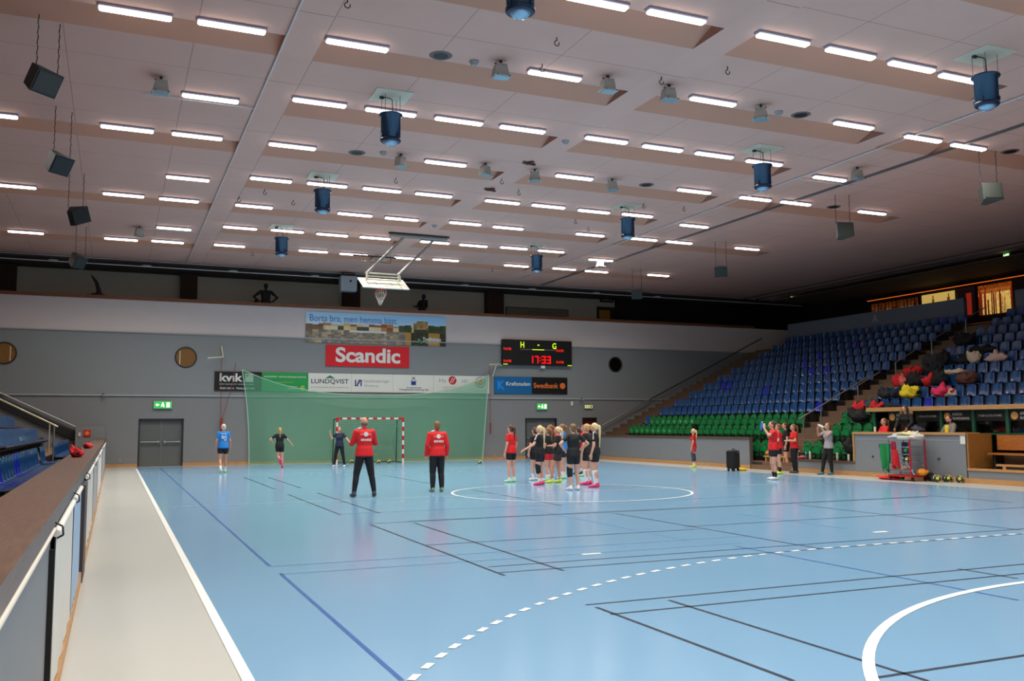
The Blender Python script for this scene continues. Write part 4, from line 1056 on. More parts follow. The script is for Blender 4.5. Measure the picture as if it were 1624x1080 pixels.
# 5 house
t, hx_, hz = plate('advertising_sign', 11.42, 13.46, Z0, Z1, OFFW, 'white sign with a small blue house mark')
b = MB(); b.bb(-.13, .11, -.021, -.016, -.06, .13, NB); b.build('house_mark', t)
b = MB(); [b.box((x, -.018, z), (L, .004, .018), BLACK, Matrix.Rotation(a, 3, 'Y')) for x, z, L, a in ((-.08, .2, .22, -.7), (.06, .2, .22, .7), (-.01, .29, .2, .6), (-.01, .29, .2, -.6))]; b.build('roof_lines', t)
text('Samariterhemmets', NAVY, (-.36, -.018, -.22), EX, EZ, .74, .08, t); text('Fastighetsförvaltning AB', NAVY, (-.72, -.018, -.35), EX, EZ, 1.46, .11, t)
# 6 circle
t, hx_, hz = plate('advertising_sign', 13.47, 16.42, Z0, Z1, OFFW, 'white sign with a striped red disc and a colourful round crest')
PR = mat('print_brick_red', (.78, .14, .12), .5)
text('Ha', GREYT, (-1.20, -.018, .09), EX, EZ, .36, .2, t); text('net', GREYT, (-.02, -.018, .09), EX, EZ, .30, .17, t)
dsk = MB().lathe((-.5, -.018, .2), [(.21, 0), (.21, .005)], PR, 28, 'Y').build('red_disc', t)
b = MB(); [b.box((-.5+x, -.025, .2), (.035, .004, .30), WHITE, Matrix.Rotation(.5, 3, 'Y')) for x in (-.06, .05)]; b.build('stripes', dsk)
for i, (z, L) in enumerate(((-.17, 1.1), (-.26, 1.0), (-.35, 1.25))): text('TEL 0520-42 20 00 · WWW.HALSENET.SE'[:30-2*i], mat('print_pinktext', (.86, .60, .55), .5) if i else GREYT, (-.5-L/2, -.018, z), EX, EZ, L, .05, t)
cr = MB().lathe((.98, -.018, .12), [(.27, 0), (.27, .004)], mat('print_crest_ring', (.42, .48, .55), .5), 28, 'Y').build('crest', t)
MB().lathe((.98, -.024, .12), [(.23, 0), (.23, .003)], OFFW, 28, 'Y').build('crest_field', cr)
MB().bb(.74, 1.22, -.032, -.028, .06, .17, mat('print_gold', (.88, .68, .36), .5)).build('crest_band', cr); MB().prism([(-.1, -.15), (.1, -.15), (.14, .02), (.05, .15), (-.06, .12), (-.14, 0)], (.98, -.028, .12), EX, EZ, (0, -1, 0), .003, mat('print_orange_red', (.86, .34, .22), .5)).build('crest_figure', cr)
text('TROLLHÄTTAN', GREYT, (.62, -.018, -.34), EX, EZ, .7, .05, t)
# 7, 8
t, hx_, hz = plate('advertising_sign', 16.69, 18.77, Z0, Z1, pm_('azure', (.03, .40, .62)), 'blue sign with Kraftstaden lettering')
text('K', mat('print_light_blue', (.10, .55, .90), .5), (-.88, -.018, -.22), EX, EZ, .42, .46, t, bold=.05); text('Kraftstaden', WHITE, (-.40, -.018, -.02), EX, EZ, 1.35, .20, t, bold=.015)
text('TROLLHÄTTAN', mat('print_mid_blue', (.12, .48, .70), .5), (-.1, -.018, .26), EX, EZ, .7, .05, t)
t, hx_, hz = plate('advertising_sign', 18.78, 20.82, Z0, Z1, pm_('black', (.05, .05, .05)), 'black sign with orange Swedbank lettering')
OR = mat('print_orange', (.95, .48, .18), .5); text('Swedbank', OR, (-.93, -.018, -.13), EX, EZ, 1.42, .27, t, bold=.02)
MB().lathe((.74, -.018, -.0), [(.16, 0), (.16, .004)], OR, 24, 'Y').build('roundel', t)
# Scandic
t, hx_, hz = plate('cloth_banner', 8.13, 12.20, 4.51, 5.52, mat('print_scandic_red', (.87, .07, .12), .5, bump=.6, nscale=2), 'red banner with large white Scandic lettering', 'banner')
text('Scandic', WHITE, (-1.57, -.02, -.31), EX, EZ, 3.15, .72, t, bold=.03)
# town banner
def town(u, v):
    h = lambda a, b: (math.sin(a*127.1+b*311.7)*43758.5453) % 1
    i = int(u*46)
    hb = .60+.10*h(i//2, 3)+(.16 if .755 < u < .865 else 0)-(.05 if u < .12 else 0)
    if v > hb:
        k = (v-.55)/.45; return (.90-.20*k-(.12*u), .95-.08*k-.05*u, .99-.0*k)
    if v > .44:
        r = h(i, int(v*30))
        if .69 < u < .745 or u > .87: return (.18+.1*r, .24+.1*r, .14)
        if u > .76: return (.80-.3*r, .66-.3*r, .42-.2*r) if v > .55 else (.22, .26, .15)
        if u < .12: return (.42+.2*r, .32+.1*r, .26)
        pal = [(.86, .74, .50), (.62, .32, .22), (.90, .86, .74), (.72, .52, .34), (.30, .32, .26), (.92, .82, .60)]
        return pal[int(h(i//2, int(v*9))*6) % 6]
    if v > .38 and .3 < u < .56: return (.88, .88, .84)
    r = h(i//1, int(v*14)+50)
    if u > .70: return (.14+.12*r, .15+.1*r, .12) if h(i//2, 8) > .3 else (.72, .55, .25)
    m_ = .35+.5*h(i//2, 21); return (.45+.42*m_*r, .42+.36*m_*r, .36+.15*m_)
x0, x1 = 7.17, 14.09; t = thing('panorama_banner', 'wide banner with a riverside town and blue Swedish words', 'banner', ((x0+x1)/2, YS, 6.34))
L = x1-x0; pb = mosaic('printed_view', (-L/2, -.0, -.73), EX, EZ, L, 1.45, 220, 46, town, attr_mat('banner_print'), t, .02)
text('Borta bra, men hemma bäst.', mat('print_sky_text', (.16, .55, .80), .5), (-3.27, -.012, .23), EX, EZ, 4.25, .36, t)
text('Trollhättan', WHITE, (2.25, -.012, -.50), EX, EZ, .95, .19, t, bold=.03); text('stad i väst', TXW, (2.42, -.012, -.62), EX, EZ, .6, .06, t)
MB().prism([(0, .2), (.12, .2), (.26, 0), (.14, 0)], (1.98, -.005, -.6), EX, EZ, (0, -1, 0), .005, mat('print_teal', (.25, .70, .50), .5)).build('green_mark', t)
# scoreboard
t = thing('scoreboard', 'black electronic scoreboard with H - G and red 17:33', 'scoreboard', (19.05, YW-.12, 5.42))
MB().cbox((0, 0, 0), (3.95, .22, 1.30), mat('board_case', (.05, .045, .045), .5), .02).build('casing', t)
LEDY = mat('led_yellow', (.80, .95, .10), .4, emit=1.3); LEDR = mat('led_red', (1, .04, .05), .4, emit=1.6); LEDO = mat('led_orange', (1, .16, .06), .4, emit=.7)
yb_ = -.118
text('H', LEDY, (-.98, yb_, .24), EX, EZ, .20, .30, t, bold=.01); text('-', LEDY, (-.02, yb_, .37), EX, EZ, .10, .05, t); text('G', LEDY, (.83, yb_, .22), EX, EZ, .22, .30, t, bold=.01)
MB().bb(-1.0, 1.0, yb_-.004, yb_, .13, .18, mat('board_bar', (.45, .38, .36), .5)).build('bar', t); MB().bb(-.32, .35, yb_-.008, yb_-.004, .14, .17, LEDY).build('bar_light', t)
for x, z in ((-1.93, .1), (1.05, .08), (-1.93, -.52), (1.05, -.52)): text('PLAYER', LEDO, (x, yb_, z), EX, EZ, .44, .12, t, bold=.02)
SEG = {'1': 'bc', '7': 'abc', '3': 'abgcd'}
def digit(ch, x, z, w_, h_):
    b = MB(); th = .05
    S_ = {'a': (x, x+w_, z+h_-th, z+h_), 'g': (x, x+w_, z+h_/2-th/2, z+h_/2+th/2), 'd': (x, x+w_, z, z+th), 'b': (x+w_-th, x+w_, z+h_/2, z+h_), 'c': (x+w_-th, x+w_, z, z+h_/2)}
    for s_ in SEG[ch]: q = S_[s_]; b.bb(q[0], q[1], yb_-.006, yb_, q[2], q[3], LEDR)
    b.build('clock_digit', t)
digit('1', -.38, -.55, .10, .38); digit('7', -.18, -.55, .20, .38); digit('3', .20, -.55, .22, .38); digit('3', .50, -.55, .22, .38)
MB().bb(.09, .13, yb_-.006, yb_, -.44, -.39, LEDR).bb(.09, .13, yb_-.006, yb_, -.30, -.25, LEDR).build('clock_colon', t)
MB().bb(.20, .42, -.08, .02, -.80, -.66, WHITE).build('sensor', t)
MB().bb(-1.95, -1.7, yb_-.006, yb_, -.64, -.61, LEDY).bb(1.7, 1.95, yb_-.006, yb_, -.64, -.61, LEDY).build('edge_light', t)
# white wall brackets for the nets
def bracket_w(pts, lab, q):
    b = MB()
    for a, c in pts: b.tube(P(*a[:2], 1, a[2]), P(*c[:2], 1, c[2]), .035, mat('bracket_cream', (.86, .83, .72), .5), 8)
    return tag(b.build('wall_bracket'), lab, 'bracket')
bracket_w([((330, 568, 40.9), (354, 566, 41.7)), ((354, 566, 41.7), (351, 549, 41.75))], 'white L-shaped bracket on the wall left of the panorama banner', None)
bracket_w([((777, 578, 41.2), (794, 578, 41.7)), ((787, 579, 41.5), (781, 597, 41.75)), ((790, 577, 41.5), (796, 580, 41.74))], 'white bracket under the left corner of the scoreboard', None)
RB = mat('rope_red', (.60, .22, .20), .8)
def rope(pts, lab, y=41.55, r=.014):
    b = MB(); b.path([P(x, z, 1, y) for x, z in pts], r, RB, 6); q = P(*pts[-1], 1, y); b.cap_(q, q-Vector((0, 0, .5)), .05, .03, RB, 8)
    return tag(b.build('rope'), lab, 'rope')
rope([(351, 570), (350.5, 620), (350, 668)], 'thin red rope hanging from the left white bracket'); rope([(374, 576), (366, 620), (352, 664)], 'slanting thin red rope beside the straight one on the left')
rope([(776, 580), (777, 620), (778, 672)], 'thin red rope hanging under the scoreboard bracket')

# green ball-stop net
nm = bpy.data.materials.new('green_netting'); nm.use_nodes = True; nt = nm.node_tree; b_ = nt.nodes['Principled BSDF']; b_.inputs['Base Color'].default_value = (*lin((.46, .76, .60)), 1); b_.inputs['Roughness'].default_value = .9
b_.inputs['Specular IOR Level'].default_value = 0
tp = nt.nodes.new('ShaderNodeBsdfTransparent'); mx = nt.nodes.new('ShaderNodeMixShader'); mx.inputs[0].default_value = .44
nt.links.new(tp.outputs[0], mx.inputs[1]); nt.links.new(b_.outputs[0], mx.inputs[2]); nt.links.new(mx.outputs[0], nt.nodes['Material Output'].inputs[0])
ta, tb = P(384, 586, 1, 41.72), P(775, 595, 1, 41.6)
n = 48; vs = []; foot = [(391.5, 734), (418, 737.5), (470, 739), (640, 738.5), (700, 735), (764, 733)]
def wire(u):
    p = ta.lerp(tb, u); p.z -= 1.10*(1-abs(2*u-1)**2.6); p.y -= .35*math.sin(PI*u); return p
for i in range(n+1):
    u = i/n; top = wire(u); bx_ = 4.72+(16.0-4.72)*u
    by = 41.65-.65*min(1, u/.08) if u < .5 else 41.65-.65*min(1, (1-u)/.25)
    bot = Vector((bx_, by, .02))
    for j in range(9):
        v = j/8; p = top.lerp(bot, v)
        if u < .1: p.x += .10*math.sin(PI*v)*(1-u/.1)
        p.x = p.x if v > .0 else p.x; p.y += .03*math.sin(u*60)*v
        vs.append(p)
b = MB(); b.add(vs, [(i*9+j, (i+1)*9+j, (i+1)*9+j+1, i*9+j+1) for i in range(n) for j in range(8)], nm, True)
t = thing('ball_stop_net', 'large green see-through net hanging behind the far goal', 'net', (0, 0, 0)); b.build('netting', t)
RW = mat('rope_pale', (.74, .86, .78), .7)
MB().path([wire(i/24) for i in range(25)], .018, RW, 6).build('top_wire', t)
MB().path([vs[j] for j in range(9)], .022, RW, 6).build('edge_rope', t); MB().path([vs[n*9+j] for j in range(9)], .022, RW, 6).build('edge_rope', t)
MB().path([vs[i*9+8] for i in range(n+1)], .012, RW, 6).build('bottom_rope', t)

# ------------------------------------------------------------------ GOAL
GR = mat('goal_red', (.80, .10, .10), .35); GW = mat('goal_white', (.90, .90, .86), .35)
gx = 9.85
t = thing('handball_goal', 'handball goal with red and white striped frame in front of the green net', 'goal', (gx, 40, 0))
def striped(b, axis, a, c, fixed, r=.04):
    n = int(round(abs(c-a)/.2)); s = (c-a)/n
    for i in range(n):
        lo, hi = sorted((a+s*i, a+s*(i+1))); m = GR if (n-1-i) % 2 == 0 else GW
        if axis == 'z': b.bb(fixed[0]-r, fixed[0]+r, -r, r, lo, hi, m)
        else: b.bb(lo, hi, -r, r, fixed[1]-r, fixed[1]+r, m)
for s in (-1, 1):
    b = MB(); striped(b, 'z', 0, 2.08, (s*1.54, 0)); b.build('goal_post', t)
b = MB(); striped(b, 'x', -1.50, 1.50, (0, 2.04)); b.build('crossbar', t)
GF = mat('goal_frame_green', (.05, .22, .14), .5)
for s in (-1, 1): MB().path([(s*1.50, .04, 2.02), (s*1.50, .85, 2.0), (s*1.50, .98, .03), (s*1.50, .04, .03)], .022, GF, 8).build('side_frame', t)
MB().tube((-1.5, .98, .04), (1.5, .98, .04), .022, GF, 8).build('ground_bar', t)
NG = mat('goal_net_cord', (.55, .72, .58), .8)
def drape(u, v):    # u across, v from top front to bottom
    x = -1.48+2.96*u; z = 2.0*(1-v); y = .06+.85*math.sin(min(1, v*1.5)*PI/2)+.05*math.sin(u*9)*v
    x += -.22*math.sin(PI*v)*math.copysign(1, x)*(abs(2*u-1)**3); return Vector((x, y, max(.03, z)))
b = MB(); NU, NV = 30, 22
for i in range(NU+1): b.path([drape(i/NU, j/NV) for j in range(NV+1)], .0045, NG, 3)
for j in range(NV+1): b.path([drape(i/NU, j/NV) for i in range(NU+1)], .0045, NG, 3)
b.build('net', t)

# ------------------------------------------------------------------ GALLERY: columns, figures, cafe corner
for i, (px0, px1) in enumerate(((-6, 25), (287, 313), (545, 571), (772, 798))):
    xa, xb = P(px0, 450, 1, 44.6).x, P(px1, 450, 1, 44.6).x
    struct(MB().bb(xa, xb, 44.5, 45, 6.3, 8.92, BRICK).build('wall_column_%d' % (i+1)))
DF = mat('figure_black', (.03, .03, .03), .7)
t = thing('cafe_sign', 'small dark sign reading CAFE above the gallery door', 'sign', (P(962, 474, 1, 44.9).x, 44.9, P(962, 474, 1, 44.9).z))
MB().bb(-.42, .42, -.05, .05, -.2, .2, BLACK).build('panel', t); text('CAFÉ', mat('sign_letters_grey', (.75, .75, .73), .5), (-.33, -.055, -.13), EX, EZ, .66, .24, t)
p = P(960, 500, 1, 44.95)
t = thing('gallery_door', 'dark gallery door with a yellow poster under the cafe sign', 'door', (p.x, 44.93, 6.3))
zt = P(960, 487, 1, 44.95).z-6.3
MB().bb(-.55, .62, -.05, .05, 0, zt, DSTEEL).build('frame', t); MB().bb(-.48, .30, -.06, -.05, 0, zt-.08, mat('door_dark', (.15, .14, .12), .5)).build('leaf', t)
MB().bb(-.45, .25, -.07, -.06, zt-.75, zt-.2, mat('poster_yellow', (.72, .52, .18), .6)).build('poster', t)
xa, xb = P(803, 490, 1, 44.9).x, P(902, 497, 1, 44.9).x; zt = P(803, 486, 1, 44.9).z
t = thing('notice_board', 'long pale framed board behind the ledge, right of the column', 'board', ((xa+xb)/2, 44.965, zt-.5)); L = (xb-xa)/2
MB().bb(-L, L, -.03, .03, -.5, .5, mat('frame_brown', (.25, .18, .12), .5)).build('frame', t); MB().bb(-L+.04, L-.04, -.04, -.03, -.46, .46, mat('board_pale', (.52, .51, .46), .6)).build('board', t)
text('KRAFTSTADEN ARENA', mat('board_text', (.35, .34, .32), .6), (-.65, -.045, .2), EX, EZ, 1.5, .09, t)

# ------------------------------------------------------------------ PEOPLE
SKIN = mat('skin', (.84, .62, .52), .55); SKIN2 = mat('skin_warm', (.80, .56, .45), .55)
HBL = mat('hair_blond', (.78, .62, .38), .6); HLB = mat('hair_light_blond', (.88, .78, .58), .6); HBR = mat('hair_brown', (.32, .20, .13), .6); HDB = mat('hair_dark_blond', (.50, .36, .22), .6)
HRD = mat('hair_reddish', (.58, .32, .18), .6); CAPW = mat('cap_cream', (.86, .82, .70), .7)
SHR = mat('shirt_red', (.86, .09, .11), .7); SHB = mat('shirt_black', (.05, .05, .06), .7); SHBL = mat('shirt_blue', (.10, .50, .82), .7); SHN = mat('shirt_navy', (.10, .14, .24), .7)
SHG = mat('shirt_grey', (.66, .65, .67), .8); SRT = mat('shorts_black', (.04, .04, .05), .7); SRR = mat('shorts_red', (.84, .10, .12), .7); TRS = mat('trousers_black', (.05, .05, .06), .75)
PKS = mat('socks_pink', (.95, .34, .62), .7); WHS = mat('socks_white', (.88, .88, .88), .8); BLS = mat('socks_black', (.05, .05, .06), .8)
SOL = mat('shoe_pale_green', (.70, .88, .70), .5); SOW = mat('shoe_white', (.86, .86, .86), .5); SOP = mat('shoe_pink', (.90, .18, .40), .5); SOD = mat('shoe_dark', (.20, .22, .26), .5); SOY = mat('shoe_lime', (.80, .88, .25), .5); SOT = mat('shoe_teal', (.25, .48, .52), .5)
EYE = mat('eye_dark', (.08, .06, .05), .2); LIP = mat('lips', (.66, .32, .30), .5)

def remesh(b, vox, name, parent, m, smooth=2):
    me = b.mesh('tmp'); o = bpy.data.objects.new('tmp', me); COL.objects.link(o)
    r = o.modifiers.new('r', 'REMESH'); r.mode = 'VOXEL'; r.voxel_size = vox; r.use_smooth_shade = True
    if smooth: q = o.modifiers.new('s', 'SMOOTH'); q.iterations = smooth; q.factor = .5
    bpy.context.view_layer.update()
    me2 = bpy.data.meshes.new_from_object(o.evaluated_get(bpy.context.evaluated_depsgraph_get()))
    bpy.data.objects.remove(o); bpy.data.meshes.remove(me)
    me2.materials.clear(); me2.materials.append(m); me2.name = name
    for p_ in me2.polygons: p_.use_smooth = True
    return link(name, me2, parent)

def hand(b, wr, d, up, side, s, curl=.35):
    """palm and five fingers from the wrist along d; up = back of the hand"""
    d = Vector(d).normalized(); up = Vector(up); up = (up-d*up.dot(d)).normalized(); lat = d.cross(up)*side
    p0 = wr; p1 = wr+d*.085*s
    for k in (-1, 0, 1): b.cap_(p0+lat*k*.014*s, p1+lat*k*.026*s, .018*s, .016*s, None, 8)
    for k, (o, L) in enumerate(((-.033, .060), (-.011, .075), (.011, .080), (.033, .070))):
        a = p1+lat*o*s; c1 = (d-up*curl).normalized(); c2 = (d-up*curl*2.6).normalized()
        m_ = a+c1*L*.55*s; b.cap_(a, m_, .0095*s, .009*s, None, 8); b.cap_(m_, m_+c2*L*.5*s, .009*s, .0075*s, None, 8)
    a = p0+d*.022*s+lat*.026*s; m_ = a+(d*.6+lat*.75-up*.2).normalized()*.038*s
    b.cap_(a, m_, .012*s, .010*s, None, 8); b.cap_(m_, m_+(d*.9+lat*.25-up*.3).normalized()*.032*s, .010*s, .008*s, None, 8)

ARMS = {  # elbow, wrist (relative to shoulder, side-mirrored x), hand direction
 'down': ((.07, -.02, -.27), (.08, .05, -.51), (.0, .15, -1)),
 'out': ((.16, .06, -.23), (.30, .26, -.36), (.6, .6, -.4)),
 'hips': ((.26, -.04, -.20), (.06, .06, -.38), (-.7, .5, -.3)),
 'folded': ((.08, .06, -.26), (-.10, .22, -.16), (-1, .1, .1)),
 'reach': ((.06, .12, -.24), (.02, .36, -.24), (-.1, 1, .1)),
 'clasp': ((.08, .04, -.26), (-.08, .24, -.26), (-.7, .5, .1)),
 'drink': ((.12, .20, -.10), (-.02, .30, .12), (-.3, -.2, .9)),
 'up': ((.17, .06, -.20), (.24, .14, .06), (0, .3, 1)),
 'bend': ((.10, .10, -.25), (.05, .30, -.42), (0, .7, -.7)),
 'side': ((.19, .02, -.22), (.36, .08, -.40), (.6, .2, -.7)),
 'back': ((.08, -.10, -.25), (.10, -.14, -.48), (0, -.1, -1)),
}
LEGS = {  # knee, ankle relative to hip (z absolute), foot yaw
 'stand': ((.02, .02, .48), (.03, -.02, .085)),
 'wide': ((.08, .02, .48), (.14, -.02, .085)),
 'fwd': ((.02, .14, .50), (.03, .20, .085)),
 'aft': ((.02, -.02, .48), (.02, -.26, .13)),
 'kick': ((-.02, .04, .50), (-.10, -.34, .34)),
 'soft': ((.0, .06, .485), (.02, -.01, .085)),
 'sit': ((.06, .42, .50), (.06, .40, .085)),
}
def person(loc, rz, h, label, hair='ponytail', hm=None, skin=None, shirt=SHR, sleeve='short', collar=True, bottom=('shorts', SRT), socks=WHS, sock_h=.14, shoes=SOW,
           arms=('down', 'down'), legs=('stand', 'stand'), lean=0, head=(0, 0), wide=1.0, male=False, name='person', group=None, loose=1.0, mono=None):
    skin = skin or SKIN; hm = hm or HBL; s = h/1.70
    if mono: skin = shirt = hm = mono; bottom = (bottom[0], mono); socks = None; shoes = mono
    T = thing(name, label, 'person', loc, rz, group)
    seat = legs[0] == 'sit'; dz = -.43 if seat else 0
    def tp(x, y, z):            # torso points lean about the pelvis
        z0 = .95; dy = (z-z0)*math.sin(lean); zz = z0+(z-z0)*math.cos(lean)
        return Vector((x, y+dy, zz+dz))*s
    sw = (.185 if male else .160)*wide
    SH = [tp(-sw, 0, 1.395), tp(sw, 0, 1.395)]; HP_ = [Vector((-.085, 0, .90+dz))*s, Vector((.085, 0, .90+dz))*s]
    el, wr, hd = [], [], []
    for i, sd in enumerate((-1, 1)):
        e, w_, d = ARMS[arms[i]]; e = Vector(e); w_ = Vector(w_)
        el.append(SH[i]+Vector((e.x*sd, e.y, e.z))*s); wr.append(SH[i]+Vector((w_.x*sd, w_.y, w_.z))*s); hd.append(Vector((d[0]*sd, d[1], d[2])))
    kn, an = [], []
    for i, sd in enumerate((-1, 1)):
        k, a = LEGS[legs[i]]; kn.append(Vector((sd*(.085+k[0]), k[1], k[2]))*s); an.append(Vector((sd*(.085+a[0]), a[1], a[2]))*s)
    hx2, hy2 = math.sin(head[0]), math.cos(head[0]); hc = tp(0, .02, 1.585)
    HR = Matrix.Rotation(-head[0], 3, 'Z') @ Matrix.Rotation(head[1], 3, 'X')
    H_ = lambda x, y, z: hc+HR @ Vector((x, y, z))*s
    b = MB(); W = wide*(1.06 if male else 1.04)
    def flatcap(a, c, ra, rb, kx=1.0, ky=.68, infl=0):
        o = len(b.v); b.cap_(a, c, ra+infl, rb+infl, None, 14); cx = (a.x+c.x)/2
        for i in range(o, len(b.v)):
            v = b.v[i]; v = (v[0], v[1], max(v[2], a.z-.035*s)); t = (v[2]-a.z)/max(1e-4, c.z-a.z); cy = a.y+(c.y-a.y)*max(0, min(1, t)); b.v[i] = (v[0]*kx, cy+(v[1]-cy)*ky, v[2])
    def torso(infl=0, z0=.93, lower=True):
        if lower: flatcap(tp(0, 0, z0), tp(0, 0, 1.05), .155*s*W, .135*s*W, 1.05, .72, infl)
        flatcap(tp(0, 0, 1.05), tp(0, .0, 1.28), .132*s*W, .160*s*W, 1.0, .68, infl)
        b.cap_(SH[0]+Vector((.04*s, 0, -.02*s)), SH[1]-Vector((.04*s, 0, .02*s)), .068*s+infl*.6, .068*s+infl*.6, None, 12)
        if not male:
            for x in (-.065, .065): b.ell(tp(x, .085, 1.25), (.058*s+infl, .045*s+infl, .055*s+infl))
    def arm(i, u0, u1, infl, taper=True):
        b.cap_(SH[i], SH[i].lerp(el[i], min(1, u1)), .050*s+infl, (.050-.010*min(1, u1))*s+infl, None, 10)
        if u1 > 1: b.cap_(el[i], el[i].lerp(wr[i], u1-1), .040*s+infl, (.040-.012*(u1-1))*s+infl, None, 10)
    def leg(i, u1, infl, u0=0):
        t = (.090 if not male else .084)*s*W
        if u0 < 1: b.cap_(HP_[i].lerp(kn[i], u0), HP_[i].lerp(kn[i], min(1, u1)), t*(1-.28*u0)+infl, t*(1-.36*min(1, u1))+infl, None, 12)
        if u1 > 1:
            v0 = max(0, u0-1); a = kn[i].lerp(an[i], v0); m_ = kn[i].lerp(an[i], .35); c = kn[i].lerp(an[i], u1-1)
            if v0 < .35: b.cap_(a, m_+Vector((0, -.012*s, 0)), .050*s+infl, .052*s+infl, None, 10)
            if u1-1 > .35: b.cap_((m_ if v0 < .35 else a)+Vector((0, -.01*s if v0 < .35 else 0, 0)), c, (.052 if v0 < .35 else .045)*s+infl, .033*s+infl, None, 10)
    # body
    torso(0); [arm(i, 0, 2, 0) for i in (0, 1)]; [leg(i, 2, 0) for i in (0, 1)]
    b.cap_(tp(0, -.005, 1.38), hc-Vector((0, .0, .06*s)), .052*s, .047*s, None, 12)
    b.ell(H_(0, 0, .02), (.074*s, .092*s, .105*s)); b.ell(H_(0, .030, -.045), (.052*s, .058*s, .058*s))
    b.cap_(H_(0, .090, .02), H_(0, .108, -.018), .010*s, .014*s, None, 8)
    for x in (-1, 1): b.ell(H_(x*.074, -.005, .0), (.011*s, .020*s, .030*s), None, 10, 6)
    for i, sd in enumerate((-1, 1)):
        hand(b, wr[i], hd[i], Vector((sd, 0, 0)) if abs(hd[i].z) > .6 else Vector((0, 0, 1)), -sd, s)
        ft = an[i]; yaw = .12*sd; fd = Vector((math.sin(yaw), math.cos(yaw), 0)) if ft.z < .2*s else Vector((0, .35, -.93))
        b.cap_(ft+Vector((0, -.02*s, -.035*s)), ft+fd*.13*s+Vector((0, 0, -.05*s)), .036*s, .030*s, None, 10)
    remesh(b, .0085, 'body', T, skin, 2)
    # clothes
    b = MB(); torso(.016*s*loose, .90); flatcap(tp(0, 0, .90), tp(0, 0, 1.0), .176*s*W, .160*s*W, 1.05, .76, .012*s*loose)
    u = {'short': .55, 'long': 1.94, 'cap': .38}[sleeve]; [arm(i, 0, u, (.014 if u < 1 else .012)*s*loose) for i in (0, 1)]
    if collar == 'high': b.cap_(tp(0, -.005, 1.40), tp(0, 0, 1.455), .062*s, .060*s, None, 12)
    if collar == 'hood': b.ell(tp(0, -.07, 1.44), (.14*s, .09*s, .07*s))
    sh = remesh(b, .014, 'jacket' if sleeve == 'long' else 'shirt', T, shirt, 3)
    b = MB(); flatcap(tp(0, 0, .88), tp(0, 0, .98), .160*s*W, .146*s*W, 1.05, .72, .008*s)
    if bottom[0] == 'shorts': [leg(i, .40, .018*s) for i in (0, 1)]; remesh(b, .014, 'shorts', T, bottom[1], 3)
    else: [leg(i, 1.95, .016*s*loose) for i in (0, 1)]; remesh(b, .014, 'trousers', T, bottom[1], 3)
    if socks is not None and bottom[0] == 'shorts':
        for i in (0, 1):
            b = MB(); a = kn[i].lerp(an[i], 1-sock_h/.40 if sock_h < .39 else .04)
            b.cap_(a, an[i], (.036+.045*sock_h)*s+.004, .037*s+.004, socks, 12); b.build('sock', T)
    for i, sd in enumerate((-1, 1)):
        ft = an[i]; yaw = .12*sd; fd = Vector((math.sin(yaw), math.cos(yaw), 0)) if ft.z < .2*s else Vector((0, .35, -.93)).normalized()
        b = MB(); up = Vector((0, 0, 1)) if ft.z < .2*s else Vector((0, .93, .35))
        b.cap_(ft-fd*.03*s-up*.032*s, ft+fd*.06*s-up*.038*s, .047*s, .046*s, None, 12); b.cap_(ft+fd*.05*s-up*.045*s, ft+fd*.155*s-up*.052*s, .043*s, .034*s, None, 12); b.cap_(ft-fd*.02*s-up*.03*s, ft-fd*.015*s+up*.01*s, .045*s, .044*s, None, 12)
        if ft.z < .2*s: b.v = [(x, y, max(z, .004 if ft.z < .1*s else -9)) for x, y, z in b.v]
        remesh(b, .012, 'shoe', T, shoes, 2)
    # face
    if not mono:
        for x in (-1, 1): MB().ell(H_(x*.030, .083, .028), (.010*s, .007*s, .007*s), EYE, 8, 6).build('eye', T)
        MB().ell(H_(0, .088, -.050), (.020*s, .008*s, .006*s), LIP, 10, 6).build('mouth', T)
    # hair
    b = MB()
    if hair == 'bald':
        b.ell(H_(0, -.022, -.012), (.080*s, .080*s, .060*s)); remesh(b, .010, 'hair', T, hm, 1)
    else:
        b.ell(H_(0, -.018, .042), (.082*s, .090*s, .094*s)); b.ell(H_(0, -.045, .0), (.076*s, .062*s, .085*s))
        if hair == 'short': pass
        if hair == 'beard': b.ell(H_(0, .045, -.075), (.052*s, .048*s, .055*s))
        if hair == 'bun': b.ell(H_(0, -.115, .06), (.042*s, .038*s, .042*s))
        if hair in ('ponytail', 'long_tail'):
            L = .5 if hair == 'long_tail' else .28; pts = [H_(0, -.095, .06), H_(0, -.15, .03), H_(0, -.155, -.10), H_(0, -.14, -.03-L)]
            for (p_, q_), (r1, r2) in zip(zip(pts, pts[1:]), ((.030, .034), (.036, .034), (.034, .014))): b.cap_(p_, q_, r1*s, r2*s, None, 10)
        if hair == 'loose':
            for x in (-.06, -.02, .02, .06): b.cap_(H_(x, -.05, .03), H_(x*1.5, -.055, -.26), .035*s, .022*s, None, 10)
            for x in (-1, 1): b.cap_(H_(x*.075, .01, .05), H_(x*.095, .06, -.30), .022*s, .022*s, None, 10)
        remesh(b, .011, 'hair', T, hm, 1)
    T['_'] = 0; del T['_']
    return T, dict(SH=SH, el=el, wr=wr, kn=kn, an=an, tp=tp, H=H_, s=s, shirt=sh)
def gp(px, py): return P(px, py, 2, 0)
BACK = 0.0       # facing away from the camera (+Y)
def stripe(T, J, m=WHITE):
    for i, sd in enumerate((-1, 1)):
        a = J['tp'](sd*.07, 0, 1.475); c = J['SH'][i]+Vector((sd*.035, 0, .055)); e = J['SH'][i].lerp(J['el'][i], .5)+Vector((sd*.055, 0, .015))
        b = MB(); b.tube(a, c, .014, m, 8); b.tube(c, e, .014, m, 8); b.build('shoulder_stripe', J['shirt'])
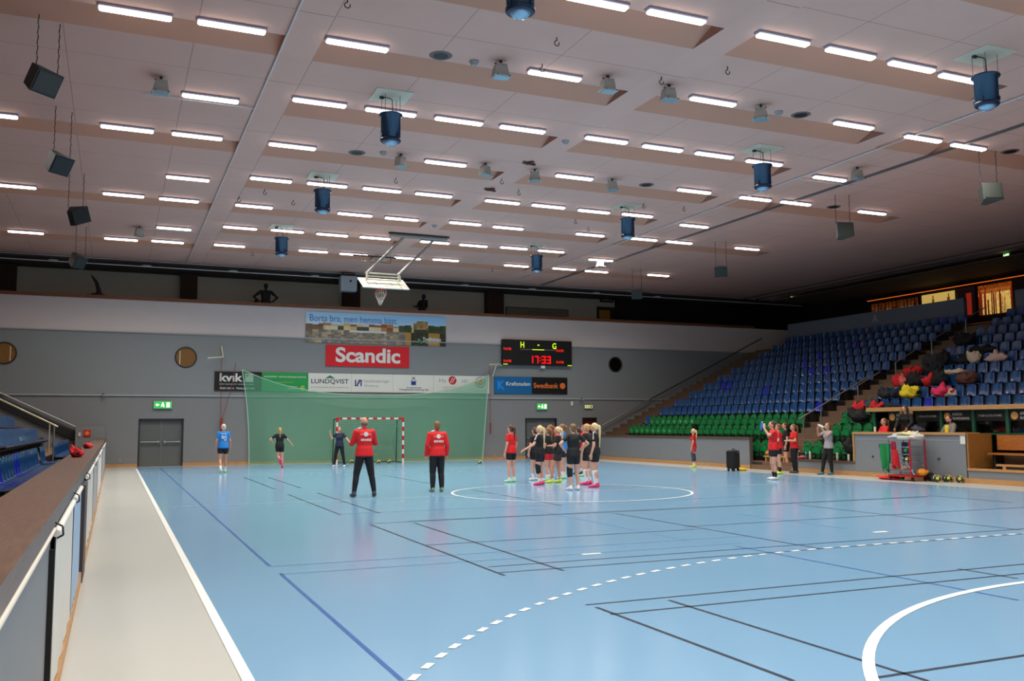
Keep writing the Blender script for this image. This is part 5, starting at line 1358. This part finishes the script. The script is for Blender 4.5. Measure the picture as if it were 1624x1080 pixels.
def back_print(T, J, kind):
    s = J['s']; y = J['tp'](0, 0, 1.30).y-.128*s
    if kind == 'coach':
        MB().lathe((0, y, 1.345*s), [(.055, -.004), (.055, .004)], WHITE, 18, 'Y').build('round_print', J['shirt'])
        MB().bb(-.13, -.06, y-.003, y+.003, 1.335*s, 1.345*s, TXW).build('print_line', J['shirt']); MB().bb(.06, .13, y-.003, y+.003, 1.335*s, 1.345*s, TXW).build('print_line', J['shirt'])
        text('SERNEKE', WHITE, (-.13, y-.006, 1.20*s), EX, EZ, .26, .055, J['shirt'], 'back_lettering', bold=.03)
        b = MB(); b.tube(J['tp'](-.155, -.03, 1.462), J['tp'](-.085, -.05, 1.485), .018, WHITE, 8); b.build('shoulder_mark', J['shirt'])
    else:
        text(kind, WHITE, (-.09, y-.002, 1.12*s), EX, EZ, .18, .20, J['shirt'], 'shirt_number', bold=.01); text('SERNEKE', WHITE, (-.10, y-.002, 1.36*s), EX, EZ, .2, .03, J['shirt'], 'shirt_name', bold=.02)
def kneepad(T, J, i, m=SRT, L=.10):
    k = J['kn'][i]; a = (k-J['an'][i]).normalized(); MB().cap_(k-a*L, k+a*L*.9, .072*J['s'], .080*J['s'], m, 14).build('knee_pad', T)
def ball(c, lab, m2=None, r=.09):
    t = thing('handball', lab, 'ball', c); MB().ell((0, 0, 0), (r, r, r), mat('ball_dark', (.16, .17, .20), .5), 18, 12).build('cover', t)
    for d in ((1, -1, .6), (-1, -1, .3), (0, -.6, -1), (.2, -.5, 1.2)):
        v = Vector(d).normalized(); R_ = v.to_track_quat('Z', 'Y').to_matrix(); b = MB(); b.ell(v*r*.80, (r*.5, r*.5, r*.24), m2 or mat('ball_lime', (.80, .82, .35), .5), 12, 6, R_); b.build('patch', t)
    return t
# --- court, left to right
g = gp(353, 750); T, J = person(g, .05, 1.78, 'person in blue number shirt and black shorts walking away at the far left', 'bun', CAPW, SKIN2, SHBL, socks=WHS, sock_h=.13, shoes=SOL, legs=('aft', 'fwd'), arms=('down', 'down')); back_print(T, J, '90')
g = gp(443, 742); T, J = person(g, -.1, 1.64, 'person in black with pink knee socks lifting one foot, before the green net', 'ponytail', HBL, shirt=SHB, socks=PKS, sock_h=.34, shoes=SOP, legs=('kick', 'stand'), arms=('hips', 'side'), wide=.94)
g = gp(538, 740.5); T, J = person(g, PI-.5, 1.66, 'goalkeeper in navy shirt and black trousers raising a hand at the left goal post', 'ponytail', HRD, shirt=SHN, bottom=('trousers', TRS), shoes=SOW, arms=('side', 'up'), legs=('wide', 'wide'), wide=.95)
g = gp(577, 788); T, J = person(g, .02, 1.90, 'balding person in red jacket and black trousers, arms folded, seen from behind', 'bald', mat('hair_grey', (.45, .38, .33), .7), SKIN2, SHR, 'long', 'high', ('trousers', TRS), shoes=SOD, arms=('folded', 'folded'), legs=('wide', 'wide'), male=True); back_print(T, J, 'coach')
g = gp(693, 780); T, J = person(g, -.03, 1.80, 'short-haired blond person in red jacket, arms hanging, seen from behind', 'short', HDB, SKIN2, SHR, 'long', 'high', ('trousers', TRS), shoes=mat('shoe_grey_green', (.45, .52, .42), .5), arms=('down', 'down'), legs=('stand', 'stand'), male=True, loose=1.5); back_print(T, J, 'coach')
g = gp(811, 765); T, J = person(g, .5, 1.70, 'person in red shirt and black shorts standing left of the group of players', 'ponytail', HBR, shirt=SHR, socks=WHS, sock_h=.06, shoes=SOL, wide=.97)
g = gp(849, 762); T, J = person(g, .35, 1.62, 'brown-haired person in black mostly hidden at the left of the group', 'bun', HBR, shirt=SHB, shoes=SOW)
g = gp(857, 769.5); T, J = person(g, .7, 1.68, 'person in black with white shoulder stripes and black knee pad, arm held out', 'long_tail', HLB, shirt=SHB, socks=WHS, sock_h=.10, shoes=SOP, arms=('out', 'down')); stripe(T, J); kneepad(T, J, 0)
g = gp(870.5, 762.8); T, J = person(g, .5, 1.62, 'person in black shirt and bright red shorts inside the group', 'ponytail', HDB, shirt=SHB, bottom=('shorts', SRR), socks=WHS, sock_h=.12, shoes=SOL)
g = gp(874, 757.5); T, J = person(g, .8, 1.70, 'person with long reddish tail behind the others, left half of the group', 'long_tail', HRD, shirt=SHB, socks=WHS, shoes=SOW)
g = gp(885.5, 766); T, J = person(g, .9, 1.64, 'blond person in black and coral shirt, hands clasped, lime shoes', 'long_tail', HLB, SKIN2, SHB, shoes=SOY, socks=None, arms=('clasp', 'clasp'), legs=('fwd', 'stand'), bottom=('shorts', mat('shorts_pattern', (.22, .18, .17), .8, noise=.6, nscale=40)))
MB().cap_(J['tp'](-.04, .01, 1.44), J['tp'](.04, .01, 1.44), .066*J['s'], .066*J['s'], mat('cloth_coral', (.92, .38, .34), .7), 12).build('collar', J['shirt'])
g = gp(893, 759.5); T, J = person(g, .85, 1.72, 'person in blue shirt with hands held forward in the middle of the group', 'ponytail', HDB, shirt=SHBL, socks=WHS, sock_h=.14, shoes=SOL, arms=('clasp', 'reach')); stripe(T, J)
g = gp(918, 752.5); T, J = person(g, .2, 1.62, 'brown-haired person hidden behind the one with hands on hips', 'ponytail', HBR, shirt=SHB, socks=WHS, shoes=SOD)
g = gp(910, 777.5); T, J = person(g, .08, 1.72, 'person in black with both hands on hips and a knee pad, seen from behind', 'bun', HDB, shirt=SHB, socks=None, shoes=SOW, arms=('hips', 'hips')); kneepad(T, J, 0)
g = gp(928, 755.5); T, J = person(g, .7, 1.70, 'person in red shirt standing in the right half of the group', 'ponytail', HRD, shirt=SHR, socks=WHS, sock_h=.12, shoes=SOL, arms=('bend', 'down'))
g = gp(932, 769); T, J = person(g, .6, 1.72, 'blond person in black just behind the rightmost player of the group', 'bun', HBL, shirt=SHB, socks=WHS, sock_h=.34, shoes=SOP)
g = gp(944.5, 773); T, J = person(g, .85, 1.74, 'rightmost player of the group, long blond tail, white knee socks, pink shoes', 'long_tail', HLB, shirt=SHB, socks=WHS, sock_h=.36, shoes=SOP, arms=('down', 'down')); stripe(T, J)
text('8', WHITE, J['tp'](-.13, -.07, .86), (-.6, .8, 0), EZ, .07, .12, T, 'shorts_number')
# --- right side of the hall
g = gp(1101, 741.5); T, J = person(g, .75, 1.52, 'small blond person in red shirt and red shorts alone before the right barrier', 'ponytail', HLB, shirt=SHR, bottom=('shorts', mat('shorts_pink_red', (.80, .24, .30), .7)), socks=WHS, sock_h=.1, shoes=SOY, wide=.88)
for i in (0, 1): kneepad(T, J, i, mat('sleeve_grey', (.25, .25, .28), .7), .14)
g = gp(1228, 761); T, J = person(g, 1.15, 1.78, 'person in red shirt drinking from a blue bottle at the gap in the barrier', 'bun', HBR, shirt=SHR, socks=BLS, sock_h=.13, shoes=SOW, arms=('drink', 'down'), wide=1.05)
w_ = T.matrix_basis @ J['wr'][0] if False else None
def held(T, J, i, off, m, lab, name='water_bottle', cat='bottle', L=.2, r=.035, d=(0, 0, 1), capm=None):
    R_ = Matrix.Rotation(T.rotation_euler[2], 3, 'Z'); p_ = T.location+R_ @ (J['wr'][i]+Vector(off)); t = thing(name, lab, cat, p_)
    d = Vector(d).normalized(); MB().cap_(-d*L/2, d*L*.25, r, r, m, 12).build('flask', t); MB().tube(d*L*.25, d*L*.5, r*.75, capm or WHITE, 10, r*.45).build('cap', t); return t
held(T, J, 0, (.04, .05, .08), mat('bottle_blue', (.15, .45, .80), .3), 'blue drinking bottle with white cap held to the mouth', d=(.3, 0, 1), L=.24)
R_ = Matrix.Rotation(T.rotation_euler[2], 3, 'Z'); pz = T.location+R_ @ (J['wr'][1]+Vector((0, .05, -.12))); tag(MB().ell(pz, (.08, .08, .06), mat('cloth_orange', (.90, .50, .12), .7), 12, 8).build('orange_cone_cap'), 'small orange cap held in the lowered hand at the barrier gap', 'cap')
g = gp(1236.5, 752); T, J = person(g, 1.0, 1.70, 'reddish-haired person in red shirt partly hidden at the barrier gap', 'bun', HRD, shirt=SHR, socks=BLS, shoes=SOY, arms=('clasp', 'down'))
g = gp(1248, 746.5); T, J = person(g, 1.0, 1.74, 'dark-haired person in black shirt and shorts with lime shoes at the barrier gap', 'bun', HBR, shirt=SHB, socks=BLS, sock_h=.14, shoes=SOY)
g = gp(1261, 750.5); T, J = person(g, 1.2, 1.68, 'blond person in red shirt and long black trousers at the barrier gap', 'ponytail', HDB, shirt=SHR, bottom=('trousers', TRS), shoes=SOD, arms=('clasp', 'clasp'))
g = Vector((21.12, P(1314, 700, 0, 21.12).y, 0)); T, J = person(g, 1.35, 1.72, 'person in grey shirt and black trousers drinking from a white bottle', 'ponytail', HDB, shirt=SHG, bottom=('trousers', TRS), shoes=SOT, arms=('drink', 'drink'), legs=('stand', 'fwd'), head=(0, .25))
held(T, J, 0, (.05, .02, .10), mat('bottle_white', (.86, .86, .84), .4), 'white bottle held up to the mouth by the grey-shirted person', d=(0, .95, .35), L=.26)
# --- behind the desk and in the dugout
struct(MB().bb(21.62, 22.62, 17.98, 22.25, .38, .62, TREAD).build('floor_podium'))
def dk(px, py, x): return P(px, py, 0, x)
p = dk(1403, 680, 22.05); person((22.05, p.y, .62), 1.3, 1.66, 'person in red jacket seated behind the desk at its left end', 'ponytail', HDB, shirt=SHR, sleeve='long', bottom=('trousers', TRS), legs=('sit', 'sit'), arms=('reach', 'bend'), shoes=SOD)
p = dk(1440, 680, 22.2); T, J = person((22.25, p.y, .62), 1.75, 1.66, 'person in black coat with fur hood and long brown hair leaning over the desk', 'loose', HBR, shirt=mat('coat_black', (.05, .045, .045), .8), sleeve='long', bottom=('trousers', TRS), arms=('bend', 'bend'), lean=.28, loose=1.8, shoes=SOD, head=(0, -.3))
b = MB(); b.cap_(J['tp'](-.17, -.03, 1.45), J['tp'](-.07, -.14, 1.50), .07, .08, None); b.cap_(J['tp'](-.07, -.14, 1.50), J['tp'](.07, -.14, 1.50), .08, .08, None); b.cap_(J['tp'](.07, -.14, 1.50), J['tp'](.17, -.03, 1.45), .08, .07, None)
remesh(b, .016, 'fur_hood', T, mat('fur_tan', (.50, .42, .30), .95, bump=1.0, nscale=60), 1)
p = dk(1507, 680, 22.05); T, J = person((22.05, p.y, .62), 1.35, 1.74, 'bearded person in yellow shirt and open grey hoodie seated behind the desk', 'beard', mat('hair_dark', (.16, .11, .09), .7), SKIN2, mat('hoodie_grey', (.50, .49, .45), .85), 'long', 'hood', ('trousers', TRS), legs=('sit', 'sit'), arms=('reach', 'reach'), male=True, shoes=SOD)
b = MB(); b.cap_(J['tp'](0, .085, 1.05), J['tp'](0, .095, 1.36), .075, .07, YLW, 12); b.build('yellow_shirt', T)
t = thing('drinking_cup', 'tall white cup on the desk beside the seated red jacket', 'cup', (21.62, dk(1388, 686, 21.62).y, 1.43)); MB().lathe((0, 0, 0), [(.03, 0), (.038, .15)], WHITE, 14).build('cup', t); MB().lathe((0, 0, .15), [(.041, 0), (.041, .015), (.03, .02)], CRM, 14).build('lid', t)
lump('folded_jacket', (22.0, dk(1450, 684, 22.0).y-.15, 1.43), (.16, .2, .08), mat('cloth_slate', (.22, .26, .34), .85), 'slate blue cloth on the desk under the hands of the coat wearer', 'clothing', seed=7)
# --- dark figures on the gallery ledge
p = P(422, 483, 1, 42.6); T, J = person((p.x, 42.75, 6.3), PI, 2.1, 'black silhouette figure with a ball under one arm above the ledge', 'short', mono=DF, arms=('hips', 'hips'), name='silhouette_figure', male=True, bottom=('trousers', DF))
MB().ell(J['wr'][1]+Vector((.12, 0, -.02)), (.12, .12, .12), DF, 14, 8).build('ball', T)
p = P(670, 492, 1, 42.6); T, J = person((p.x, 42.75, 6.3), PI-.9, 2.05, 'black silhouette figure leaning back with one arm stretched out', 'short', mono=DF, arms=('bend', 'reach'), lean=-.25, name='silhouette_figure', bottom=('trousers', DF))
t = thing('silhouette_figure', 'black silhouette of a raised curved arm above the ledge at the left', 'figure', (P(153, 468, 1, 42.0).x, 42.0, 7.385)); b = MB()
pts = [P(x, y, 1, 42.0)-t.location for x, y in ((155, 470), (157, 462), (153, 448), (149, 442), (145, 437))]
for (a, c), (r1, r2) in zip(zip(pts, pts[1:]), ((.14, .10), (.10, .07), (.07, .06), (.06, .03))): b.cap_(a, c, r1, r2, None, 10)
b.cap_(P(148, 468, 1, 42.0)-t.location, P(162, 469, 1, 42.0)-t.location, .10, .09, None); remesh(b, .02, 'arm', t, DF, 1); MB().bb(-.4, .4, -.1, .1, -.05, .02, DF).build('base', t)

# ------------------------------------------------------------------ BALLS, CART, BOTTLES, BAGS
for q, lab in (((557, 735), 'small ball on the floor inside the goal, left'), ((600, 735.5), 'dark ball on the floor inside the goal, middle'), ((617, 735), 'dark ball in the far right of the goal net')):
    p = gp(*q); ball((p.x, min(p.y, 40.8), .09), lab)
p = gp(761, 736); ball((p.x, p.y, .09), 'dark ball on the floor right of the green net')
for q, lab in (((1482, 764), 'leftmost ball, beside the wheel of the red cart'), ((1487, 765), 'second ball from the cart, in front of another'), ((1507, 764), 'dark ball alone between two pairs by the desk'), ((1519, 764), 'left ball of the pair farthest from the cart'), ((1528, 765.5), 'right ball of the pair farthest from the cart')):
    p = gp(*q); ball((min(p.x, 21.36), p.y, .10), lab, r=.10)
tag(MB().ell((21.3, gp(1476, 763).y, .13), (.12, .12, .13), BLK, 14, 9).build('ball_bag'), 'small black bag on the floor between the cart and the balls', 'bag')
# trolley cart
cx_, cy_ = 20.95, gp(1440, 762).y
t = thing('ball_cart', 'red and steel ball trolley loaded with clothes before the desk', 'cart', (cx_, cy_, 0), 0)
RS = mat('cart_red', (.72, .10, .16), .4); ST = mat('cart_steel', (.55, .60, .66), .3, .7)
W2, D2 = .42, .30
b = MB(); b.bb(-D2, D2, -W2-.05, W2+.05, .12, .17, RS); b.build('base', t)
for sx in (-D2, D2):
    MB().path([(sx, -W2, .17), (sx, -W2+.02, 1.22)], .028, RS).build('red_post', t)
    MB().path([(sx, W2+.15, .17), (sx, W2-.08, .62), (sx, W2-.02, 1.22)], .020, ST).build('steel_post', t)
for z, off in ((.30, .1), (.52, 0), (.78, 0), (1.0, 0)):
    b = MB(); [b.tube((sx, -W2, z), (sx, W2-off*.3, z), .012, ST) for sx in (-D2, 0, D2)]; [b.tube((-D2, y, z), (D2, y, z), .012, ST) for y in (-W2, W2-.05)]; b.build('shelf_rail', t)
for sx in (-D2, D2): MB().tube((sx, -W2-.12, .20), (sx, -W2*.2, .75), .014, ST).build('diagonal_bar', t)
MB().cbox((0, -.12, 1.27), (.6, .45, .13), mat('tray_pale', (.78, .78, .74), .6), .04).build('tray', t)
for sx in (-D2+.05, D2-.05):
    for sy in (-W2, W2):
        w2 = MB().lathe((sx, sy, .06), [(.03, -.02), (.06, -.015), (.06, .015), (.03, .02)], BLACK, 14, 'X').build('wheel', t)
LX_ = lambda x, y, z: (cx_+x, cy_+y, z)
lump('white_case', LX_(0, .28, 1.22), (.22, .30, .08), mat('case_pale_grey', (.74, .76, .78), .5), 'pale grey flat case on top of the cart, left end', 'case', seed=21)
lump('towel', LX_(.0, -.12, 1.30), (.22, .30, .08), mat('towel_cream', (.86, .82, .62), .9), 'cream and yellow crumpled towel on top of the cart', 'towel', seed=22)
lump('white_cloth', LX_(-.02, -.42, 1.22), (.18, .18, .09), mat('cloth_white', (.84, .82, .80), .9), 'white cloth bundle on the right end of the cart', 'cloth', seed=23)
b = MB(); g_ = mat('vest_green', (.06, .52, .26), .8)
def drapery(name, c, wy, hz, m, lab, seed, dx=.08):
    b = MB(); rd = random.Random(seed); n, k = 12, 8; vs = []
    for i in range(n+1):
        for j in range(k+1):
            u, v = i/n, j/k; y = (u-.5)*wy*(1-.35*abs(v-.5)-.25*v*rd.random()*.4); x = dx*math.sin(u*9+seed+v*2)*(.3+v*.7)
            vs.append((x, y, -v*hz*(1-.12*math.sin(u*7+seed))))
    f = [(i*(k+1)+j, (i+1)*(k+1)+j, (i+1)*(k+1)+j+1, i*(k+1)+j+1) for i in range(n) for j in range(k)]; o = len(vs)
    b.add(vs+[(x-.03, y, z) for x, y, z in vs], f+[tuple(o+q for q in reversed(a)) for a in f]+[(j, j+1, o+j+1, o+j) for j in range(k)]+[(n*(k+1)+j, o+n*(k+1)+j, o+n*(k+1)+j+1, n*(k+1)+j+1) for j in range(k)], m, True)
    o_ = b.build(name); o_.location = c; return tag(o_, lab, 'clothing')
drapery('training_vest', LX_(-.33, .50, 1.08), .42, .78, g_, 'bundle of green training vests hanging on the left of the cart', 3)
drapery('training_vest', LX_(-.33, .12, .92), .30, .52, mat('vest_red', (.80, .10, .14), .8), 'red training vest hanging inside the cart front', 5)
drapery('training_vest', LX_(-.31, .18, 1.16), .16, .40, mat('vest_crimson', (.62, .08, .20), .8), 'crimson vest hanging high on the cart', 8, .03)
drapery('blue_bag_cloth', LX_(-.1, -.1, 1.14), .34, .62, mat('net_navy', (.14, .20, .32), .8), 'dark blue mesh bag hanging inside the cart', 9)
ball(LX_(-.2, -.15, .88), 'green ball in the upper cart shelf', mat('ball_green', (.10, .62, .36), .5)); ball(LX_(-.25, -.22, .63), 'yellow ball on the middle cart shelf', mat('ball_yellow', (.88, .85, .40), .5), .08)
lump('sports_shoes', LX_(-.1, .12, .30), (.14, .26, .09), mat('shoes_pale', (.80, .74, .70), .7), 'pale sports shoes on the lowest cart shelf', 'shoes', seed=25)
lump('red_vests', (cx_-.1, cy_+.62, 0), (.18, .42, .06), mat('vest_scarlet', (.88, .20, .20), .8), 'flat red vests on the floor left of the cart', 'clothing', seed=26)
lump('yellow_vests', LX_(.05, -.50, .17), (.16, .14, .09), mat('vest_orange', (.88, .58, .15), .8), 'small orange cloth on the cart base at the right', 'clothing', seed=27)
# suitcase-like black speaker by the barrier
p = gp(1163, 747); t = thing('wheeled_case', 'black wheeled case with raised handle standing before the right barrier', 'case', (p.x, p.y, 0), .55)
MB().cbox((0, 0, .42), (.52, .34, .66), BLK, .04).build('body', t); MB().path([(-.05, 0, .74), (-.05, 0, .80), (.16, 0, .80), (.16, 0, .74)], .014, DSTEEL).build('handle', t)
for x in (-.2, .2): MB().lathe((x, -.1, .05), [(.02, -.02), (.05, -.015), (.05, .015), (.02, .02)], BLACK, 12, 'X').lathe((x, .1, .05), [(.02, -.02), (.05, -.015), (.05, .015), (.02, .02)], BLACK, 12, 'X').build('wheel', t)
MB().box((.05, -.175, .68), (.07, .01, .04), mat('sticker_lilac', (.55, .45, .9), .4)).build('sticker', t)
p = gp(1167, 746); lump('yellow_bag', (p.x+.12, p.y-.25, 0), (.14, .16, .05), YLW, 'small yellow cloth on the floor beside the black wheeled case', 'cloth', seed=31)
# bottles on the low wall
BWH = mat('bottle_cream', (.88, .86, .80), .4)
def bottle(px, hgt, lab, m=BWH, capm=WHITE, x=21.6):
    p = P(px, 731, 0, x); t = thing('water_bottle', lab, 'bottle', (x, p.y, .46), 0, 'bottles on the low right wall')
    MB().lathe((0, 0, 0), [(.030, 0), (.036, .01), (.036, hgt*.45), (.030, hgt*.52), (.035, hgt*.60), (.033, hgt*.82), (.018, hgt*.88)], m, 16).build('flask', t)
    MB().lathe((0, 0, hgt*.88), [(.020, 0), (.020, hgt*.08), (.010, hgt*.12)], capm, 12).build('cap', t)
bottle(1265, .27, 'white bottle at the left end of the low wall'); bottle(1268, .29, 'dark bottle with pale cap at the left end of the low wall', BLK); bottle(1278.5, .24, 'blue-white bottle left of the tall white bottle on the low wall', mat('bottle_slate', (.32, .36, .50), .4))
bottle(1285, .29, 'tall white bottle left of the drinking person'); bottle(1320, .22, 'small red bottle right of the drinking person', mat('bottle_red', (.66, .12, .12), .4)); bottle(1328, .30, 'tallest white bottle right of the drinking person', capm=mat('cap_black', (.2, .2, .2), .4))
bottle(1346, .25, 'white bottle with red cap on the low wall', capm=RED); bottle(1355, .28, 'white bottle beside the desk end on the low wall')
lump('pink_towel', (21.65, P(1273, 731, 0, 21.65).y, .46), (.10, .16, .05), SAL, 'salmon cloth between bottles on the low wall', 'cloth', seed=33)
# bags and clothes on the seats, right block
def on_seat(name, px, py, k, r, m, lab, cat='bag', seed=0, ex=None):
    p = P(px, py, 0, XB(k)-.25); z = (ZB(k) if k >= 0 else 1.1)-.40
    return lump(name, (XB(k)-.28, p.y, z), r, m, lab, cat, seed=seed, extra=ex)
BG = [('sports_bag', 1364, 662, 1, (.24, .40, .22), BLK, 'large black bag on the top green row beside the stairs', strap(BLK)),
 ('sports_bag', 1363, 645, 2, (.2, .34, .16), RED, 'red bag above the black bag, lowest blue row', strap(BLK)),
 ('sports_bag', 1391, 643, 2, (.2, .30, .15), RED, 'red and black bag at the left end of the dugout roof', strap(BLK)),
 ('jacket', 1383, 640, 2, (.16, .22, .17), OLV, 'olive jacket between the two red bags', None),
 ('jacket', 1350, 712, -1, (.2, .24, .22), BLK, 'black and white bag on the lowest green row near the desk', strap(RED)),
 ('jacket', 1420, 640, 2, (.18, .42, .10), BLK, 'flat black jacket on the front blue row', None),
 ('jacket', 1405, 619, 3, (.2, .26, .20), DGY, 'dark checked jacket on the second blue row, left end', None),
 ('sports_bag', 1423, 620, 3, (.2, .22, .20), NVY, 'navy bag with white marks left of the yellow bag', strap(WHITE)),
 ('sports_bag', 1444, 620, 3, (.24, .42, .22), YLW, 'bright yellow and black bag on the second blue row', strap(BLK)),
 ('sports_bag', 1497, 619, 3, (.22, .38, .18), PNK, 'pink bag with pale jacket on the second blue row', strap(BLK)),
 ('jacket', 1504, 607, 3, (.14, .34, .12), CRM, 'cream jacket lying over the pink bag', None),
 ('jacket', 1426, 603, 4, (.2, .24, .24), RED, 'red jacket at the left end of the third blue row', None),
 ('jacket', 1436, 607, 4, (.18, .22, .20), SAL, 'salmon jacket beside the red one on the third blue row', None),
 ('sports_bag', 1452, 603, 4, (.24, .38, .24), BLK, 'black bag behind the yellow bag', strap(DGY)),
 ('jacket', 1475, 602, 4, (.2, .26, .22), RED, 'red jacket between black bags on the third blue row', None),
 ('sports_bag', 1491, 600, 4, (.22, .34, .26), BLK, 'black bag right of the red jacket, third blue row', strap(DGY)),
 ('sports_bag', 1535, 600, 4, (.24, .40, .20), BRN, 'brown and grey bag alone on the third blue row', strap(DGY)),
 ('sports_bag', 1449, 592, 5, (.2, .38, .20), RED, 'red and black backpack beside the stairs, fourth blue row', strap(BLK)),
 ('sports_bag', 1481, 588, 5, (.22, .36, .26), BLK, 'black bag on the fourth blue row, left of the cream jacket', strap(DGY)),
 ('jacket', 1516, 590, 5, (.2, .46, .10), CRM, 'flat cream jacket on the fourth blue row', None),
 ('jacket', 1480, 570, 6, (.22, .44, .24), DGY, 'dark grey jackets beside the stairs, fifth blue row', None),
 ('jacket', 1496, 568, 6, (.2, .30, .28), BLK, 'black jacket on the fifth blue row', None),
 ('sports_bag', 1528, 570, 6, (.2, .36, .16), BLK, 'low black bag on the fifth blue row', strap(DGY)),
 ('jacket', 1546, 565, 6, (.16, .26, .22), CRM, 'pale standing jacket on the fifth blue row', None),
 ('jacket', 1581, 567, 6, (.18, .40, .16), mat('cloth_pale_pink', (.78, .66, .62), .85), 'pale pink jacket at the right of the fifth blue row', None),
 ('jacket', 1530, 541, 8, (.22, .50, .26), BLK, 'black coats beside the stairs high up, seventh blue row', None),
 ('jacket', 1560, 556, 7, (.2, .5, .14), BLK, 'black coat on the sixth blue row', None)]
for i, (nm_, px, py, k, r, m, lab, ex) in enumerate(BG): on_seat(nm_, px, py, k, r, m, lab, 'bag' if 'bag' in nm_ else 'clothing', i+40, ex)
lump('jacket', (22.24, 15.45, .855), (.14, .45, .20), BLU, 'blue jacket on the orange bench at the right edge', 'clothing', seed=90)
